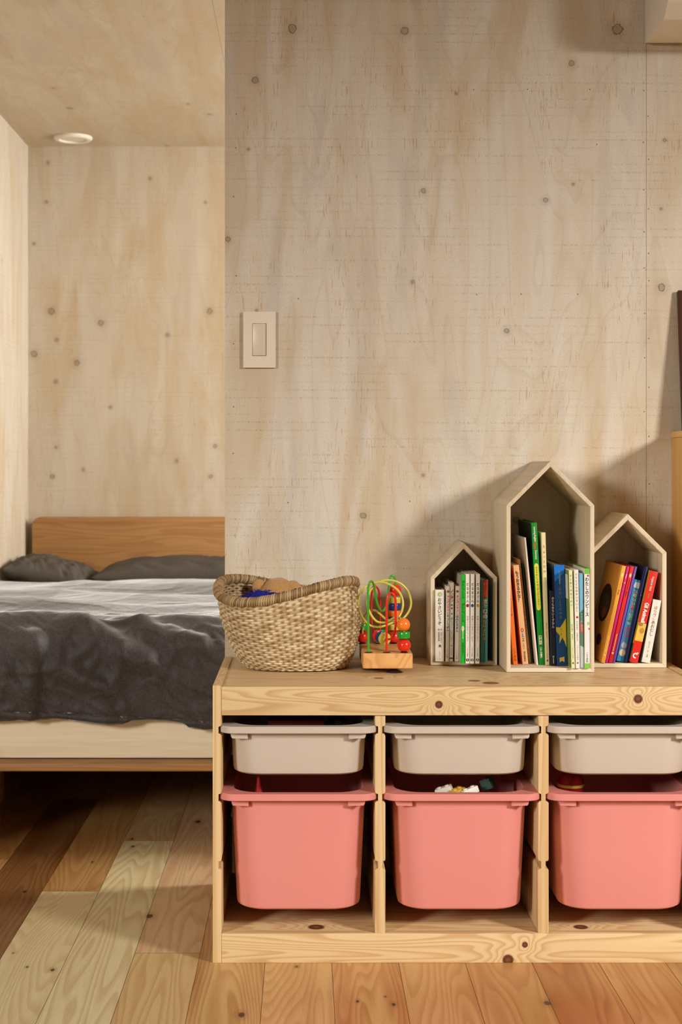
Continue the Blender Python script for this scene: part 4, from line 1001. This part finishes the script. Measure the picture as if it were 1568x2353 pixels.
for ins, z, r in ((.03, MZ0, .05), (.008, MZ0 + .006, .06), (.0, MZ0 + .03, .065), (-.004, (MZ0 + MZ1) / 2, .065), (0, MZ1 - .04, .065), (.008, MZ1 - .014, .06), (.03, MZ1, .05)):
    rings.append([bm.verts.new((cxm + x, cym + y + (.0025 * math.sin(x * 9 + z * 30) if abs(y) > hy_ - .08 else 0), z + (.004 * math.sin(x * 5 + 1) if z < MZ0 + .02 and y < 0 and ins < .02 else 0))) for x, y in rrect(hx_ - ins, hy_ - ins, r, 8)])
for A, B in zip(rings, rings[1:]):
    n = len(A)
    for k in range(n): bm.faces.new((A[k], A[(k + 1) % n], B[(k + 1) % n], B[k]))
bm.faces.new(rings[0][::-1]); bm.faces.new(rings[-1])
mo_ = from_bm(bm, 'mattress', m_sheet, None, 'auto'); tag(mo_, 'thick mattress in a cream fitted sheet on the oak bed frame', 'mattress')

ml = M('grey_linen', .6, .4)
n0 = ml.noise(ml.vec('MULTIPLY', ml.coord(), (700.0, 110.0, 110.0)), 1.0, 2); n1 = ml.noise(ml.vec('MULTIPLY', ml.coord(), (110.0, 700.0, 700.0)), 1.0, 2); n2 = ml.noise(ml.coord(), 9.0, 3)
nn = ml.math('MULTIPLY', ml.math('ADD', n0, n1), .5)
ml.color(ml.mix(ml.mr(nn, .35, .65), lin((38, 33, 32)), lin((70, 62, 60))))
ml.bump(ml.math('ADD', nn, ml.math('MULTIPLY', ml.noise(ml.coord(), 45.0, 3), 2.0)), .35, .003)
ml.b.inputs['Sheen Weight'].default_value = .72; ml.b.inputs['Sheen Roughness'].default_value = .34; m_lin = ml.m

def segdist(x, t, poly):
    best = np.full(x.shape, 9.0); side = np.zeros(x.shape)
    for (ax_, at_), (bx_, bt_) in zip(poly, poly[1:]):
        dx, dt = bx_ - ax_, bt_ - at_; L2 = dx * dx + dt * dt
        k = np.clip(((x - ax_) * dx + (t - at_) * dt) / L2, 0, 1)
        d = np.hypot(x - ax_ - k * dx, t - at_ - k * dt); s = np.sign((x - ax_) * dt - (t - at_) * dx)
        m_ = d < best; best = np.where(m_, d, best); side = np.where(m_, s, side)
    return best, side
def duvet():
    nu, nv = 330, 420
    X0_, X1_ = XL + .012, .44
    xs = np.linspace(X0_, X1_, nu); L_top = 1.36; T0, T1 = -L_top, .205
    ts = np.linspace(T0, T1, nv)
    Xg, Tg = np.meshgrid(xs, ts)
    hem = .008 * np.sin(Xg * 7 + 1.0) + .004 * np.sin(Xg * 23) - .018 * (Xg + .2)*0
    Tt = np.where(Tg > 0, Tg * (1 + (hem + .012 * np.clip(Xg + .75, 0, 1)) / .2), Tg)
    # path: flat top, rounded shoulder, drop
    u_ = np.clip((Xg + .72) / .55, 0, 1); u_ = u_ * u_ * (3 - 2 * u_); r = .050 + .085 * u_; YE = YBF + .012; ZT = .540 - .004 * u_
    arc = r * math.pi / 2; t1 = -arc * .5; 
    Yp = np.zeros_like(Xg); Zp = np.zeros_like(Xg); Ny = np.zeros_like(Xg); Nz = np.zeros_like(Xg)
    a = np.clip((Tt - t1) / arc, 0, 1) * math.pi / 2
    before = np.clip(t1 - Tt, 0, None); after = np.clip(Tt - (t1 + arc), 0, None)
    Yp = YE + r - r * np.sin(a) + before; Zp = ZT - r + r * np.cos(a) - after
    Ny = -np.sin(a); Nz = np.cos(a)
    disp = np.zeros_like(Xg)
    for j in range(nv):
        for i in range(nu):
            x, t = Xg[j, i], Tt[j, i]
            topk = min(1, max(0.25, 1 + (t + .12) * 4)); n_ = mnoise.noise(Vector((x * 2.2, t * 3.0, 1.7))) * (.022 if t < 0 else .022 * max(0, 1 - t / .12)) + topk * mnoise.noise(Vector((x * 6 + t * 3, t * 9, 4.2))) * .007
            rd = 1 - abs(mnoise.noise(Vector((x * 4.2 + t * 5.5, t * 8.5 - x * 3.5, 7.1))) * 2)
            n_ += topk * (.006 * rd ** 4 + mnoise.noise(Vector((x * 22, t * 26, 2.2))) * .0016)
            disp[j, i] = n_
    ridges = [([(-1.1, -.07), (-.74, -.055), (-.60, -.075), (-.52, -.02), (-.45, .03), (-.38, .055)], .020, .020),
              ([(-1.1, -.16), (-.72, -.15), (-.55, -.14), (-.46, -.09), (-.40, -.05), (-.34, .00), (-.25, .01)], .014, .018),
              ([(-.60, -.20), (-.45, -.15), (-.35, -.10), (-.22, -.07)], .010, .014),
              ([(-.50, -.26), (-.35, -.19), (-.24, -.12), (-.12, -.09)], .008, .014),
              ([(-.66, .02), (-.60, .08), (-.50, .13), (-.47, .21)], .012, .020),
              ([(-.645, .03), (-.655, .10), (-.66, .21)], .013, .014),
              ([(-.85, .02), (-.75, .06), (-.68, .15)], .008, .016),
              ([(-.33, -.03), (-.22, .03), (-.15, .05), (-.05, .02)], .008, .013),
              ([(-.30, .09), (-.20, .12), (-.1, .11)], .005, .02),
              ([(-.9, -.45), (-.65, -.42), (-.4, -.38), (-.1, -.42)], .016, .05), ([(-1.0, -.75), (-.7, -.8), (-.45, -.62), (-.1, -.6), (.2, -.68)], .022, .06),
              ([(-.7, -1.1), (-.45, -.98), (-.1, -.95), (.3, -1.0)], .022, .07)]
    for poly, h, wd in ridges:
        d, s = segdist(Xg, Tt, poly)
        wd2 = np.where(s > 0, wd, wd * 1.7)
        disp += h * np.exp(-(d / wd2) ** 2)
    disp += .006 * np.clip(1 - np.abs(Tt - (T1 - .004)) / .006, 0, 1)
    fr = np.clip((Tt + .10) / .10, 0, 1) * np.clip((.22 - Tt) / .05, 0, 1)
    for j in range(nv):
        for i in range(nu):
            if fr[j, i] > 0:
                x, t = Xg[j, i], Tt[j, i]
                q = 1 - abs(mnoise.noise(Vector((x * 5.0 - t * 6.0, t * 4.5 + x * 2.0, 3.3))) * 2)
                disp[j, i] += fr[j, i] * (.013 * q ** 5 + .0035 * (1 - abs(mnoise.noise(Vector((x * 17 - t * 10, t * 20, 8.8))) * 2)) ** 4)
    fl = np.clip(Tt / .2, 0, 1); disp += fl * .004 * np.sin(Xg * 11 + 2 * np.sin(Xg * 5))
    lift = np.clip((-1.25 - Tt) / .3, 0, 1); lift = lift * lift * (3 - 2 * lift)
    # rises over the pillows at the head
    disp -= lift * .0
    disp = np.maximum(disp, -.012)
    V = np.stack([Xg, Yp + Ny * disp, Zp + Nz * disp], -1)
    me = np_mesh('duvet', V)
    o = link(me, 'duvet', m_lin, None, True)
    so = o.modifiers.new('thickness', 'SOLIDIFY'); so.thickness = .010; so.offset = -1
    tag(o, 'rumpled dark grey linen duvet draped over the mattress', 'duvet')
duvet()
def pillow(label, cx, cy, cz, hx, hy, hz, rz, ry=0.0, rx=0.0):
    n = 64; V = []
    for sgn in (1, -1):
        G = np.zeros((n + 1, n + 1, 3))
        for j in range(n + 1):
            for i in range(n + 1):
                u, v = -1 + 2 * i / n, -1 + 2 * j / n
                u, v = math.copysign(abs(u) ** .8, u), math.copysign(abs(v) ** .8, v)
                pu, pv = 1 - abs(u) ** 2.6, 1 - abs(v) ** 2.6
                z = sgn * hz * (max(pu, 0) * max(pv, 0)) ** .42
                z += (.010 * mnoise.noise(Vector((u * 3, v * 3 + cx, sgn))) + .006 * mnoise.noise(Vector((u * 9 + v * 5, v * 4, cx)))) * min(1, (pu * pv) * 6)
                G[j, i] = (hx * u * (1 - .06 * (1 - v * v)), hy * v * (1 - .08 * (1 - u * u)), z)
        V.append(G if sgn > 0 else G[:, ::-1])
    W = V[0].reshape(-1, 3).tolist() + V[1].reshape(-1, 3).tolist(); m1 = (n + 1) ** 2; fs = []
    for b_ in (0, m1):
        for j in range(n):
            for i in range(n): q = b_ + j * (n + 1) + i; fs.append((q, q + 1, q + n + 2, q + n + 1))
    me = bpy.data.meshes.new('pillow'); me.from_pydata(W, [], fs)
    bm = bmesh.new(); bm.from_mesh(me); bmesh.ops.remove_doubles(bm, verts=bm.verts[:], dist=1e-5); bm.to_mesh(me); bm.free()
    o = link(me, 'pillow', m_case, None, True)
    o.location = (cx, cy, cz); o.rotation_euler = (rx, ry, rz); tag(o, label, 'pillow', 'grey pillows at the headboard'); return o
mc_ = M('grey_pillowcase', .9, .1); mc_.color(mc_.mix(mc_.noise(mc_.vec('MULTIPLY', mc_.coord(), (200.0, 900.0, 200.0)), 1.0, 2), lin((66, 61, 56)), lin((98, 92, 85)))); m_case = mc_.m
pillow('grey linen pillow bunched in the corner by the left wall', -.875, 2.47, .550, .145, .22, .056, .0, ry=.22)
pillow('long grey linen pillow against the middle of the headboard', -.345, 2.50, .548, .38, .21, .062, .0)
